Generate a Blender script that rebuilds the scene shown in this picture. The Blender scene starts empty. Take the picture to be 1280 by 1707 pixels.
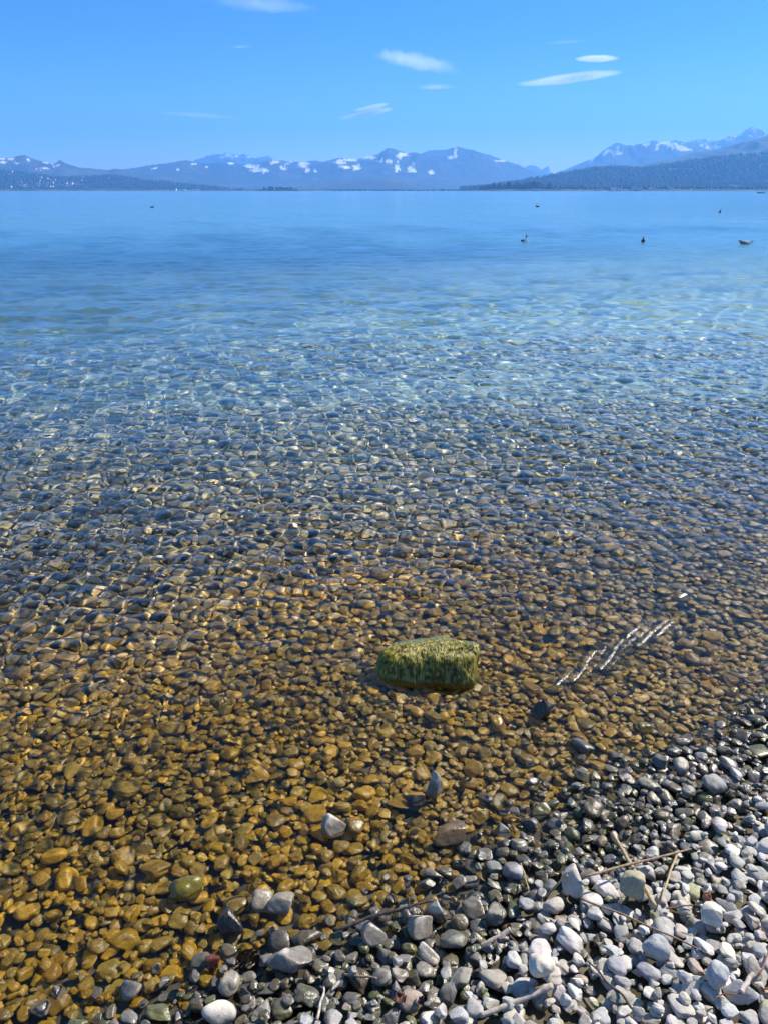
import bpy, bmesh, math, random
import numpy as np
from mathutils import Vector, Matrix, Euler, Quaternion
R = math.radians
random.seed(7)
rng = np.random.default_rng(11)
S = bpy.context.scene
COL = S.collection

# ---------------------------------------------------------------- camera
H = 1.6
PITCH = math.atan((853.5 - 317.5) / 1289)
cam = bpy.data.objects.new('camera', bpy.data.cameras.new('camera'))
COL.objects.link(cam); S.camera = cam
cam.location = (0, 0, H); cam.rotation_euler = (math.pi / 2 - PITCH, 0, 0)
cam.data.sensor_fit = 'VERTICAL'; cam.data.sensor_height = 24
cam.data.lens = 24 * 1289 / 1707
cam.data.clip_start = 0.05; cam.data.clip_end = 60000

# ---------------------------------------------------------------- sky, sun, exposure
SUN_AZ, SUN_EL = 58, 42
SKY_TINT = [(0, (1.45, 1.36, 1.08)), (.07, (.46, .80, 1.04)), (.20, (.05, .31, .92)), (.33, (.76, 1.08, 1.26)), (.55, (.66, .70, .74)), (1, (.34, .22, .15))]   # clear spring sky: deeper blue low down
w = bpy.data.worlds.new('World'); S.world = w; w.use_nodes = True
wn, wl = w.node_tree.nodes, w.node_tree.links
sky = wn.new('ShaderNodeTexSky'); sky.sky_type = 'NISHITA'; sky.sun_disc = False
sky.sun_elevation = R(SUN_EL); sky.sun_rotation = R(SUN_AZ)
sky.altitude = 400; sky.air_density = 1.0; sky.dust_density = 0.2; sky.ozone_density = 3.0
hs = wn.new('ShaderNodeHueSaturation'); hs.inputs['Saturation'].default_value = 1.2
wl.new(sky.outputs[0], hs.inputs['Color'])
geo = wn.new('ShaderNodeTexCoord'); sx = wn.new('ShaderNodeSeparateXYZ'); wl.new(geo.outputs['Generated'], sx.inputs[0])
rp = wn.new('ShaderNodeValToRGB'); wl.new(sx.outputs['Z'], rp.inputs[0]); rp.color_ramp.interpolation = 'B_SPLINE'
while len(rp.color_ramp.elements) < len(SKY_TINT): rp.color_ramp.elements.new(.5)
for e_, (p_, c_) in zip(rp.color_ramp.elements, SKY_TINT): e_.position = p_; e_.color = (*c_, 1)
mx = wn.new('ShaderNodeMix'); mx.data_type = 'RGBA'; mx.blend_type = 'MULTIPLY'; mx.inputs[0].default_value = 1
wl.new(hs.outputs[0], mx.inputs[6]); wl.new(rp.outputs[0], mx.inputs[7])
wl.new(mx.outputs[2], wn['Background'].inputs[0])
wn['Background'].inputs[1].default_value = 0.10
sl = bpy.data.lights.new('sun', 'SUN'); sl.energy = 5.0; sl.angle = R(0.53); sl.color = (1, 0.92, 0.79)
sun = bpy.data.objects.new('sun', sl); COL.objects.link(sun)
sd = Vector((math.sin(R(SUN_AZ)) * math.cos(R(SUN_EL)), math.cos(R(SUN_AZ)) * math.cos(R(SUN_EL)), math.sin(R(SUN_EL))))
sun.rotation_euler = sd.to_track_quat('Z', 'Y').to_euler()
sl.cycles.is_caustics_light = True
S.view_settings.view_transform = 'Standard'; S.view_settings.look = 'None'
S.view_settings.exposure = 0.76; S.view_settings.gamma = 1
S.cycles.use_denoising = True
S.cycles.max_bounces = 10; S.cycles.volume_bounces = 8; S.cycles.transparent_max_bounces = 8
S.cycles.sample_clamp_indirect = 6
S.cycles.blur_glossy = 0.5

# ---------------------------------------------------------------- helpers
CT, ST = math.cos(PITCH), math.sin(PITCH)
def ray(u, v):
    d = v - 853.5
    return Vector((u - 640, 1289 * CT - d * ST, -(1289 * ST + d * CT)))
def at_z(u, v, z=0.0):
    r = ray(u, v); k = (z - H) / r.z
    return Vector((r.x * k, r.y * k, z))
def at_y(u, v, D):
    r = ray(u, v); k = D / r.y
    return Vector((r.x * k, D, H + r.z * k))

_perm = rng.random((256, 256)).astype(np.float64)
def vnoise(x, y):
    xi = np.floor(x).astype(int); yi = np.floor(y).astype(int)
    fx = x - xi; fy = y - yi
    fx = fx * fx * (3 - 2 * fx); fy = fy * fy * (3 - 2 * fy)
    g = lambda i, j: _perm[i & 255, j & 255]
    return (g(xi, yi) * (1 - fx) + g(xi + 1, yi) * fx) * (1 - fy) + (g(xi, yi + 1) * (1 - fx) + g(xi + 1, yi + 1) * fx) * fy
def fbm(x, y, o=4, gain=.5):
    r = 0; a = 1; t = 0
    for k in range(o):
        r = r + a * vnoise(x * 2 ** k + 17.3 * k, y * 2 ** k + 9.1 * k); t += a; a *= gain
    return r / t
def ridged(x, y, o=4):
    r = 0; a = 1; t = 0
    for k in range(o):
        r = r + a * (1 - abs(2 * vnoise(x * 2 ** k + 7.3 * k, y * 2 ** k + 31.1 * k) - 1)); t += a; a *= .5
    return r / t
def smooth(a, b, x):
    t = np.clip((x - a) / (b - a), 0, 1); return t * t * (3 - 2 * t)

def mesh_np(name, v, q, mat=None, shade=True, parent=None, loc=None):
    me = bpy.data.meshes.new(name)
    v = np.asarray(v, dtype=np.float32); q = np.asarray(q, dtype=np.int32)
    n = q.shape[1]
    me.vertices.add(len(v)); me.vertices.foreach_set('co', v.ravel())
    me.loops.add(q.size); me.loops.foreach_set('vertex_index', q.ravel())
    me.polygons.add(len(q)); me.polygons.foreach_set('loop_start', np.arange(0, q.size, n, dtype=np.int32))
    me.update(calc_edges=True)
    me.polygons.foreach_set('use_smooth', np.full(len(q), shade))
    o = bpy.data.objects.new(name, me); COL.objects.link(o)
    if mat: me.materials.append(mat)
    if parent: o.parent = parent
    if loc is not None: o.location = loc
    return o
def grid_faces(nr, nc):
    i = np.arange(nr * nc).reshape(nr, nc)
    return np.stack([i[:-1, :-1], i[:-1, 1:], i[1:, 1:], i[1:, :-1]], -1).reshape(-1, 4)
def bm_obj(name, bm, mat=None, parent=None, smooth_=True, loc=None):
    me = bpy.data.meshes.new(name); bm.to_mesh(me); bm.free()
    me.polygons.foreach_set('use_smooth', [smooth_] * len(me.polygons))
    o = bpy.data.objects.new(name, me); COL.objects.link(o)
    if mat: me.materials.append(mat)
    if parent: o.parent = parent
    if loc is not None: o.location = loc
    return o
def tag(o, label, cat, group=None):
    o['label'] = label; o['category'] = cat
    if group: o['group'] = group
    return o
def empty(name, loc, rz=0):
    o = bpy.data.objects.new(name, None); COL.objects.link(o); o.location = loc; o.rotation_euler = (0, 0, rz)
    o.empty_display_size = .1
    return o
def struct(o, kind='structure'):
    o['kind'] = kind; return o

class NT:
    """small wrapper for writing node materials"""
    def __init__(s, name):
        s.m = bpy.data.materials.new(name); s.m.use_nodes = True
        s.t = s.m.node_tree; s.p = s.t.nodes['Principled BSDF']; s.o = s.t.nodes['Material Output']
    def n(s, typ, **kw):
        x = s.t.nodes.new('ShaderNode' + typ)
        for k, v in kw.items(): setattr(x, k, v)
        return x
    def set(s, sock, v):
        if isinstance(v, bpy.types.NodeSocket): s.t.links.new(v, sock)
        elif v is not None:
            if hasattr(sock.default_value, '__len__') and not hasattr(v, '__len__'): v = (v,) * len(sock.default_value)
            if hasattr(sock.default_value, '__len__') and len(sock.default_value) == 4 and len(v) == 3: v = (*v, 1)
            sock.default_value = v
    def math(s, op, a, b=None, c=None, clamp=False):
        x = s.n('Math', operation=op, use_clamp=clamp)
        for i, v in enumerate((a, b, c)): s.set(x.inputs[i], v)
        return x.outputs[0]
    def mix(s, f, a, b, mode='MIX'):
        x = s.n('Mix', data_type='RGBA', blend_type=mode)
        s.set(x.inputs[0], f); s.set(x.inputs[6], a); s.set(x.inputs[7], b)
        return x.outputs[2]
    def pos(s): return s.n('NewGeometry').outputs['Position']
    def sep(s, v):
        x = s.n('SeparateXYZ'); s.set(x.inputs[0], v); return x.outputs
    def mapr(s, v, a, b, c=0., d=1., smooth=True):
        x = s.n('MapRange', interpolation_type='SMOOTHSTEP' if smooth else 'LINEAR')
        s.set(x.inputs[0], v); x.inputs[1].default_value = a; x.inputs[2].default_value = b
        x.inputs[3].default_value = c; x.inputs[4].default_value = d
        return x.outputs[0]
    def noise(s, vec, scale, detail=3, rough=.5, dist=0):
        x = s.n('TexNoise'); s.set(x.inputs['Vector'], vec); s.set(x.inputs['Scale'], scale)
        x.inputs['Detail'].default_value = detail; x.inputs['Roughness'].default_value = rough; x.inputs['Distortion'].default_value = dist
        return x.outputs['Fac']
    def scalev(s, vec, sc, rot=(0, 0, 0)):
        x = s.n('Mapping'); s.set(x.inputs[0], vec); x.inputs['Scale'].default_value = sc; x.inputs['Rotation'].default_value = rot
        return x.outputs[0]
    def bump(s, h, strength, dist, normal=None):
        x = s.n('Bump'); s.set(x.inputs['Height'], h); s.set(x.inputs['Strength'], strength); s.set(x.inputs['Distance'], dist)
        if normal: s.set(x.inputs['Normal'], normal)
        return x.outputs[0]
    def ramp(s, f, pts):
        x = s.n('ValToRGB'); s.set(x.inputs[0], f); e = x.color_ramp.elements
        while len(e) < len(pts): e.new(.5)
        for el, (p, c) in zip(e, pts): el.position = p; el.color = (*c, 1)
        return x.outputs[0]
    def out(s, color=None, rough=None, normal=None, **kw):
        s.set(s.p.inputs['Base Color'], color); s.set(s.p.inputs['Roughness'], rough)
        if normal: s.set(s.p.inputs['Normal'], normal)
        for k, v in kw.items(): s.set(s.p.inputs[k], v)
        return s.m

# ---------------------------------------------------------------- lake bed and shore profile
NX, NY = -0.497, 0.868                     # direction from the shore into the lake
def sdist(x, y):                            # metres out from the waterline (negative on the beach)
    s = NX * x + NY * (y - 1.43)
    return s + .05 * (fbm(x * 1.3 + 5, y * 1.3 + 3, 2) - .5) - .03
def top_z(x, y):                            # mean level of the tops of the pebbles
    s = sdist(x, y)
    land = -0.15 * s + 0.006
    d = 0.062 * s + 0.010 * np.maximum(s - 1, 0) ** 1.5 + .0
    d = np.minimum(d + .035 * np.maximum(s - 4, 0) ** 1.3, 5.0)
    z = np.where(s < 0, np.minimum(land, .9), -d)
    return z + .02 * (fbm(x * 2.2, y * 2.2, 2) - .5)
BED_DROP = .045

# ---------------------------------------------------------------- materials
def pebble_material(name='pebble_stone'):
    k = NT(name)
    P = k.pos(); z = k.sep(P)[2]
    a = k.n('Attribute', attribute_type='INSTANCER', attribute_name='pcol')
    col = a.outputs['Color']
    n1 = k.noise(P, 55, 4, .6); n2 = k.noise(P, 380, 2, .6); n3 = k.noise(P, 16, 3, .55)
    vein = k.noise(k.scalev(P, (1, 2.3, 1.6), (.4, .7, .2)), 26, 2, .5, 1.2)
    veinm = k.mapr(k.math('ABSOLUTE', k.math('SUBTRACT', vein, .5)), 0, .012, 1, 0)
    mot = k.math('MULTIPLY_ADD', n1, 1.0, .50)
    mot2 = k.math('MULTIPLY_ADD', n2, .9, .55)
    c = k.mix(1, col, k.math('MULTIPLY', mot, mot2), 'MULTIPLY')
    c = k.mix(k.math('MULTIPLY', veinm, .42), c, (.62, .6, .56))
    # damp film near and below the waterline
    zz = k.math('ADD', z, k.math('MULTIPLY_ADD', n3, -.075, .0375))
    wet = k.mapr(zz, .056, .034, 0, 1)
    # green algae film in the splash band
    alg = k.math('MULTIPLY', k.mapr(k.noise(P, 9, 3, .6), .56, .66), k.math('MULTIPLY', k.mapr(z, .12, .05, 0, 1), k.mapr(z, -.03, -.005)))
    alg = k.math('MULTIPLY', alg, k.mapr(k.noise(P, 70, 2), .42, .6))
    c = k.mix(k.math('MULTIPLY', alg, .7), c, (.10, .13, .022))
    blot = k.math('MULTIPLY', k.mapr(k.noise(P, 42, 4, .7, .5), .50, .60), k.mapr(z, .0, -.02))
    c = k.mix(k.math('MULTIPLY', blot, .45), c, k.mix(1, c, (.42, .40, .22), 'MULTIPLY'))
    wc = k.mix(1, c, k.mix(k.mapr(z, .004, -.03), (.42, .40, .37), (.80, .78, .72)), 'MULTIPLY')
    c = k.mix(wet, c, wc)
    rough = k.math('MULTIPLY_ADD', wet, -.52, .78)
    rough = k.math('ADD', rough, k.math('MULTIPLY_ADD', n1, .2, -.1))
    b = k.bump(k.math('ADD', n1, k.math('MULTIPLY', n2, .35)), .55, .004)
    return k.out(c, rough, b, **{'Specular IOR Level': .5})
M_PEB = pebble_material()

k = NT('lake_bed')
P = k.pos(); x_, y_, z_ = k.sep(P)
vo = k.n('TexVoronoi', feature='F1'); k.set(vo.inputs['Vector'], k.scalev(P, (1, 1.3, 1))); vo.inputs['Scale'].default_value = 9
cellc = k.ramp(k.sep(vo.outputs['Color'])[0], [(0, (.05, .042, .025)), (.5, (.10, .085, .05)), (1, (.17, .15, .10))])
silt_scatter = k.mix(k.noise(P, .35, 4, .6), (.27, .40, .33), (.40, .52, .40))  # pale marl bed; light scattered in the water is put into its colour
silt_scatter = k.mix(k.mapr(y_, 10, 34), silt_scatter, (.15, .42, .64))  # blue of the deep water, painted on the bed offshore
c = k.mix(k.mapr(y_, 3.5, 7.5), cellc, silt_scatter)
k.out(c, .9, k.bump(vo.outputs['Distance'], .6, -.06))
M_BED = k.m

# water: dielectric surface over a clear body, whose green-blue is put into the bed colour
k = NT('lake_water')
P = k.pos()
cd = k.n('CameraData')
px, py, pz = k.sep(P)
rr = k.math('SQRT', k.math('ADD', k.math('MULTIPLY', px, px), k.math('MULTIPLY', py, py)))
calm = k.noise(k.scalev(P, (.004, .016, 1), (0, 0, .06)), 1, 3, .5)
calm2 = k.noise(k.scalev(P, (.05, .16, 1), (0, 0, -.2)), 1, 2, .5)
n_a = k.noise(k.scalev(P, (1, 1.5, 1), (0, 0, .35)), 1.9, 5, .62)
n_b = k.noise(k.scalev(P, (1, 1.7, 1), (0, 0, -.3)), 6.5, 3, .6)
n_c = k.noise(k.scalev(P, (.55, 1.2, 1), (0, 0, .1)), .55, 3, .6)
hh = k.math('ADD', n_a, k.math('ADD', k.math('MULTIPLY', n_b, .33), k.math('MULTIPLY', n_c, k.mapr(rr, 12, 60, 0, 3.2))))
far = k.mapr(rr, 6, 24)
stren = k.math('MULTIPLY', far, k.math('MULTIPLY_ADD', k.math('ADD', calm, k.math('MULTIPLY', calm2, .5)), 3.2, -1.65))
stren = k.math('MAXIMUM', stren, 0)
ruf_ = k.n('Attribute', attribute_name='ruffle').outputs['Fac']
bn0 = k.bump(k.noise(P, 120, 3, .7), k.math('MULTIPLY', ruf_, .6), .004)
bn = k.bump(hh, k.math('MINIMUM', k.math('MULTIPLY', stren, 1.0), 1.0), .12, bn0)
k.out((1, 1, 1), .0, bn, IOR=1.333, **{'Transmission Weight': 1.0})
k.set(k.p.inputs['Roughness'], k.math('MULTIPLY_ADD', k.n('Attribute', attribute_name='ruffle').outputs['Fac'], .06, k.math('MULTIPLY_ADD', far, .05, .075)))
M_WATER = k.m
va = k.n('VolumeAbsorption'); va.inputs['Color'].default_value = (.30, .78, .86, 1); va.inputs['Density'].default_value = .55
vs = k.n('VolumeScatter'); vs.inputs['Color'].default_value = (.35, .80, .95, 1); vs.inputs['Density'].default_value = .10; vs.inputs['Anisotropy'].default_value = .3
ad = k.n('AddShader'); k.t.links.new(va.outputs[0], ad.inputs[0]); k.t.links.new(vs.outputs[0], ad.inputs[1])
WATER_VOLUME = False
if WATER_VOLUME: k.t.links.new(ad.outputs[0], k.o.inputs['Volume'])

def simple(name, col, rough=.8, var=.35, scale=30, bump=.3, bd=.003, **kw):
    k = NT(name); P = k.n('TexCoord').outputs['Object']
    n = k.noise(P, scale, 4, .6)
    c = k.mix(1, (*col,), k.math('MULTIPLY_ADD', n, 2 * var, 1 - var), 'MULTIPLY')
    return k.out(c, rough, k.bump(n, bump, bd), **kw)

# ---------------------------------------------------------------- ground sheet (lake bed, beach, far land)
def ground():
    r = np.concatenate([np.geomspace(.25, 14, 420), np.geomspace(14.3, 30000, 140)])
    a = np.radians(np.linspace(-180, 180, 361))
    A, Rr = np.meshgrid(a, r)
    X = Rr * np.sin(A); Y = Rr * np.cos(A)
    Z = top_z(X, Y) - BED_DROP * (1 - .8 * smooth(4.2, 9, Y))       # bed raised farther out, filling the gaps to lessen shadows between pebbles
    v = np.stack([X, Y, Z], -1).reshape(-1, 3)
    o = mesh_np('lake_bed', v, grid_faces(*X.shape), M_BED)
    o.cycles.is_caustics_receiver = True
    return struct(o)
ground()

# ---------------------------------------------------------------- water surface
def wave_components():
    r = np.random.default_rng(5); out = []
    for L in np.geomspace(.05, .42, 46):
        q_ = r.random(); main = R(25) if q_ < .42 else (R(-30) if q_ < .74 else R(-85))
        d = main + r.normal(0, .34)
        out.append((L, d, r.uniform(0, 6.28), r.uniform(.6, 1.4) * (1.3 if L < .12 else (.85 if L < .2 else .5))))
    for L in np.geomspace(.9, 5, 12):
        out.append((L, R(-95) + r.normal(0, .35), r.uniform(0, 6.28), r.uniform(.4, .9)))
    return out
def far_components():
    r = np.random.default_rng(8)
    return [(L, R(-90) + r.normal(0, .7), r.uniform(0, 6.28), r.uniform(.6, 1.4)) for L in np.geomspace(.16, 1.1, 40)]
def wave_z(X, Y, step):
    Z = np.zeros_like(X)
    s = NX * X + NY * (Y - 1.43)
    shelt = .22 + .78 * smooth(.2, 2.2, s)
    patch = .55 + .9 * fbm(X * .35 + 3, Y * .35, 3)
    wx = X + .10 * (fbm(X * 1.1, Y * 1.1 + 4, 2) - .5); wy = Y + .10 * (fbm(X * 1.1 + 8, Y * 1.1, 2) - .5)
    for L, d, p, a in wave_components():
        kk = 2 * math.pi / L
        fade = smooth(2.6, 5.0, L / step)
        if fade.max() <= 0: continue
        amp = .0054 * L * a if L < .5 else .0015 * L ** .6 * a
        Z += fade * amp * np.sin(kk * (wx * math.cos(d) + wy * math.sin(d)) + p)
    Z *= shelt * patch
    rad = np.hypot(X, Y); gate = smooth(4.5, 14, rad); gust = .35 + 1.3 * fbm(X * .05 + 3, Y * .11, 3)
    rows_ = rad[:, 0] > 4.9
    Xr, Yr = X[rows_], Y[rows_]; F = np.zeros_like(Xr)
    for L, d, p, a in far_components():
        kk = 2 * math.pi / L
        F += smooth(2.4, 4.5, L / step[rows_]) * .0040 * L * a * np.sin(kk * (Xr * math.cos(d) + Yr * math.sin(d)) + p + 2.5 * fbm(Xr * .22 / L ** .5, Yr * .22 / L ** .5 + L * 9, 2))
    Z[rows_] += F * (gate * gust)[rows_]
    # the lapping ripple train that crosses the shallows beside the boulder and catches the sun
    pts = [(790, 1150), (860, 1152), (925, 1142), (985, 1110), (1050, 1068), (1125, 1036)]
    W = [at_z(*p) for p in pts]
    ruf = np.zeros_like(X)
    for i in range(len(W) - 1):
        a, b = W[i], W[i + 1]; ab = b - a; L = ab.length; dx, dy = ab.x / L, ab.y / L
        t = np.clip(((X - a.x) * dx + (Y - a.y) * dy) / L, 0, 1)
        dist = np.hypot(X - a.x - t * ab.x, Y - a.y - t * ab.y)
        side = (X - a.x) * dy - (Y - a.y) * dx
        side = side * .966 + t * L * .26 if i >= 2 else side
        m = dist < .17
        wgt = np.exp(-(dist / (.014 if i < 2 else (.030, .052, .068)[i - 2])) ** (2 if i < 2 else 4)) * (np.abs((t > 0) & (t < 1)))
        cap = .0017 * np.sin(2 * math.pi * side / .030 + 3.5 * fbm(X * 9, Y * 9, 2)) * (.4 if i < 2 else 1) * (.55 + .9 * fbm(X * 12 + 2, Y * 12, 2)) \
            + (.0011 * np.sin(2 * math.pi * side / .0195 + 5 * fbm(X * 13 + 5, Y * 13, 2)) + .0006 * np.sin(2 * math.pi * (X * .8 + Y * .6) / .021 + 5 * fbm(X * 15 + 3, Y * 15, 2)) if i >= 2 else 0)
        Z = Z + np.where(m, wgt * cap, 0)
        if i >= 2: ruf = np.maximum(ruf, np.where(m, wgt * (.6 + .8 * fbm(X * 40, Y * 40, 2)), 0))
    return Z, ruf
def water():
    r1 = [.5]
    while r1[-1] < 4: r1.append(r1[-1] * 1.0015)
    while r1[-1] < 130: r1.append(r1[-1] * 1.0042)
    while r1[-1] < 26000: r1.append(r1[-1] * 1.09)
    r = np.array(r1)
    a = np.radians(np.concatenate([np.linspace(-180, -46, 40)[:-1], np.linspace(-46, 46, 1100), np.linspace(46, 180, 40)[1:]]))
    A, Rr = np.meshgrid(a, r)
    X = Rr * np.sin(A); Y = Rr * np.cos(A)
    step = np.maximum(Rr * R(92 / 1100), np.gradient(r)[:, None])
    Z, ruf = wave_z(X, Y, np.broadcast_to(step, X.shape))
    Z = np.where((np.abs(A) < R(46.1)) & (Rr < 131), Z, 0)
    v = np.stack([X, Y, Z], -1).reshape(-1, 3)
    o = mesh_np('lake_water', v, grid_faces(*X.shape), M_WATER)
    at = o.data.attributes.new('ruffle', 'FLOAT', 'POINT'); at.data.foreach_set('value', np.clip(ruf, 0, 1).ravel().astype(np.float32))
    o.cycles.is_caustics_caster = True
    return struct(o)
water()

# ---------------------------------------------------------------- pebble shapes
def pebble_shape(i, angular, sub=4):
    r = np.random.default_rng(100 + i)
    bm = bmesh.new(); bmesh.ops.create_icosphere(bm, subdivisions=sub, radius=1)
    V = np.array([v.co[:] for v in bm.verts])
    # superellipsoid feel
    e = r.uniform(2.0, 2.7); nrm = (np.abs(V) ** e).sum(1) ** (1 / e); V = V / nrm[:, None]
    # soft plane cuts
    for _ in range(int(r.integers(3, 6) if not angular else r.integers(7, 11))):
        d = r.normal(size=3); d /= np.linalg.norm(d)
        h = r.uniform(.62, .92) if not angular else r.uniform(.45, .82)
        t = V @ d
        soft = .16 if not angular else .035
        ex = np.logaddexp(0, (t - h) / soft) * soft
        V -= ex[:, None] * d[None] * .95
    for f, a in ((1.3, .16), (2.6, .06)) if not angular else ((1.5, .12), (3.5, .05), (7, .025)):
        ph = r.uniform(0, 50, 3)
        n = (fbm(V[:, 0] * f + ph[0] + V[:, 2] * .7 * f, V[:, 1] * f + ph[1] - V[:, 2] * .9 * f, 2) - .5)
        V *= (1 + a * 2 * n)[:, None]
    V -= (V.max(0) + V.min(0)) / 2
    V /= (V.max(0) - V.min(0)) / 2
    for v, c in zip(bm.verts, V): v.co = c
    me = bpy.data.meshes.new('pebble_shape'); bm.to_mesh(me); bm.free()
    me.polygons.foreach_set('use_smooth', [True] * len(me.polygons))
    me.materials.append(M_PEB)
    return me
N_SH = 28
SHAPES = [pebble_shape(i, i >= 22) for i in range(N_SH)]
shape_col = bpy.data.collections.new('pebble_shapes')
for i, me in enumerate(SHAPES):
    o = bpy.data.objects.new('pebble_shape.%03d' % i, me); shape_col.objects.link(o)
    o.cycles.is_caustics_receiver = True

# ---------------------------------------------------------------- dropping the pebbles
RES = .005
X0, X1, Y0, Y1 = -6.6, 6.6, .55, 11.6
gx = np.arange(X0, X1, RES); gy = np.arange(Y0, Y1, RES)
GX, GY = np.meshgrid(gx, gy)
HM = (top_z(GX, GY) - BED_DROP).astype(np.float32)
TOPZ = HM + BED_DROP
TOPID = np.full(HM.shape, -1, np.int32)
PEB = []     # x,y,z,a,b,c,phi,shape
def cell(x, y): return int((y - Y0) / RES), int((x - X0) / RES)
def drop(x, y, a, b, c, phi, shape, commit=True, sink=.0):
    n = int(max(a, b) / RES) + 1
    iy, ix = cell(x, y)
    if iy - n < 0 or ix - n < 0 or iy + n + 1 > HM.shape[0] or ix + n + 1 > HM.shape[1]: return None
    sy, sx = slice(iy - n, iy + n + 1), slice(ix - n, ix + n + 1)
    o = np.arange(-n, n + 1) * RES
    ox, oy = o[None, :], o[:, None]
    cp, sp = math.cos(phi), math.sin(phi)
    q = ((ox * cp + oy * sp) / a) ** 2 + ((-ox * sp + oy * cp) / b) ** 2
    ins = q < .96
    cap = np.where(ins, np.sqrt(np.maximum(1 - q, 0)), 0) * c
    h = HM[sy, sx]
    vals = (h + cap)[ins]
    z = float(np.partition(vals, int(len(vals) * .93))[int(len(vals) * .93)]) if len(vals) > 4 else float(vals.max())
    z -= c * .10 + sink
    if not commit: return z
    top = z + cap
    m = ins & (top > h)
    h[m] = top[m]; TOPID[sy, sx][m] = len(PEB)
    PEB.append((x, y, z, a, b, c, phi, shape))
    return z
def wedge_x(y): return .56 * y + .35
def scatter(n, ylo, yhi, size, K=4, ang=.24, power=1.0):
    ys = []
    while len(ys) < n:                          # uniform over the wedge's area
        y = rng.uniform(ylo, yhi)
        if rng.random() < wedge_x(y) / wedge_x(yhi): ys.append(y)
    for y0 in ys:
        a = size(y0); b = a * rng.uniform(.62, .95); c = a * rng.uniform(.28, .60)
        phi = rng.uniform(0, math.pi)
        shape = int(rng.integers(22, N_SH)) if rng.random() < ang else int(rng.integers(0, 22))
        best = None
        for kk in range(K):
            y = y0 + rng.uniform(-.12, .12); x = rng.uniform(-wedge_x(y0), wedge_x(y0))
            y = min(max(y, ylo - .05), yhi)
            z = drop(x, y, a, b, c, phi, shape, False)
            if z is None: continue
            iy, ix = cell(x, y); rel = z - TOPZ[iy, ix]
            if best is None or rel < best[0]: best = (rel, x, y)
        if rng.random() < smooth(8.2, 11.4, y0): continue
        if best and best[0] < .03 + a * .35: drop(best[1], best[2], a, b, c, phi, shape)
ln = lambda m, s: float(np.exp(rng.normal(math.log(m), s)))
def size_near(y): return min(max(ln(.0182 + .0013 * max(y - 1.5, 0), .27), .010), .046)
def size_mid(y): return min(max(ln(.0195 + .0026 * (y - 3), .28), .013), .06)
def size_far(y): return min(max(ln(.029 + .004 * (y - 6), .26), .020), .075)

# ---- named stones, sticks and litter are laid in before the last pebbles so that pebbles lean against them
exec_special = []

scatter(9400, .62, 3.4, size_near, 4)
scatter(17500, 3.3, 6.4, size_mid, 3)
scatter(14000, 6.2, 11.3, size_far, 2)

# ---------------------------------------------------------------- named stones
def stone_col(kind):
    return {'grey': (.43, .43, .43), 'pale': (.56, .55, .53), 'dark': (.07, .07, .075), 'blue': (.34, .38, .45), 'brown': (.27, .20, .12),
            'ochre': (.36, .25, .06), 'green': (.30, .28, .04), 'red': (.30, .09, .06), 'white': (.66, .64, .62), 'olive': (.34, .33, .24)}[kind]
def warm(c): return (c[0] * 1.08, c[1], c[2] * .88)
SPECIAL = []
LAND = []
def hz(x, y):
    iy, ix = cell(x, y); return float(HM[iy, ix])
def on_ground(u, v):
    """the point of the pebble surface seen at (u, v)"""
    r = ray(u, v).normalized()
    t = .8
    p = Vector((0, 0, H))
    while t < 14:
        q = p + r * t
        iy, ix = cell(q.x, q.y)
        if 0 <= iy < HM.shape[0] and 0 <= ix < HM.shape[1] and q.z <= HM[iy, ix]: return q
        t += .004
    return at_z(u, v, 0)
def special(u, v, wpx, hpx, dpx_c, rot, shape, col, label, name='stone', tilt=(0, 0, 0), lift=0., refname=None):
    """u,v: where the middle of its visible body is; a,b,c in metres through the local scale"""
    q = on_ground(u, v)
    depth = (q - Vector((0, 0, H))).length * .94
    sc = depth / 1289
    a, b, c = wpx * sc / 2, hpx * sc / 2, dpx_c * sc / 2
    z = drop(q.x, q.y, a, b, c, R(rot), shape, True)
    if z is None: return
    rec = PEB.pop(); idx = len(PEB)
    TOPID[TOPID == idx] = -2
    o = bpy.data.objects.new(name, SHAPES[shape]); COL.objects.link(o)
    o.location = (q.x, q.y, z + lift); o.scale = (a, b, c); o.rotation_euler = (R(tilt[0]), R(tilt[1]), R(rot))
    o['pcol'] = warm(stone_col(col)); o.cycles.is_caustics_receiver = True
    tag(o, label, 'stone')
    SPECIAL.append(o); LAND.append((refname or label, o.location.copy()))
    return o
special(903, 1203, 34, 30, 36, 20, 22, 'dark', 'black pointed stone poking out of the shallows beside the boulder', lift=.012)
special(722, 1345, 30, 16, 66, 15, 24, 'grey', 'grey blade of stone standing on end at the water edge', tilt=(-12, 8, 0), lift=.012, refname='the upright grey blade of stone')
special(690, 1348, 34, 24, 22, -20, 26, 'dark', 'small wet black stone touching the upright blade of stone')
special(556, 1398, 40, 34, 44, 30, 23, 'pale', 'pale wedge shaped stone rising out of ochre pebbles', lift=.006, refname='the pale wedge shaped stone')
special(750, 1408, 66, 40, 34, 28, 25, 'brown', 'brown squared block of stone at the waterline', refname='the brown squared stone')
special(439, 1518, 34, 34, 34, 10, 4, 'pale', 'rounded pale stone leaning on a jagged white one')
special(470, 1524, 46, 36, 34, 15, 25, 'pale', 'jagged white stone with a wet dark base at the waterline', lift=.004, refname='the jagged white stone')
special(484, 1615, 70, 44, 34, -5, 24, 'grey', 'broad flat grey slab like stone among wet pebbles', refname='the broad flat grey stone')
special(622, 1572, 38, 36, 34, 20, 23, 'white', 'rough whitish angular stone below the dark twig')
special(697, 1560, 40, 42, 36, -30, 26, 'pale', 'pale diamond shaped stone beside the dark twig', refname='the pale diamond shaped stone')
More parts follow.
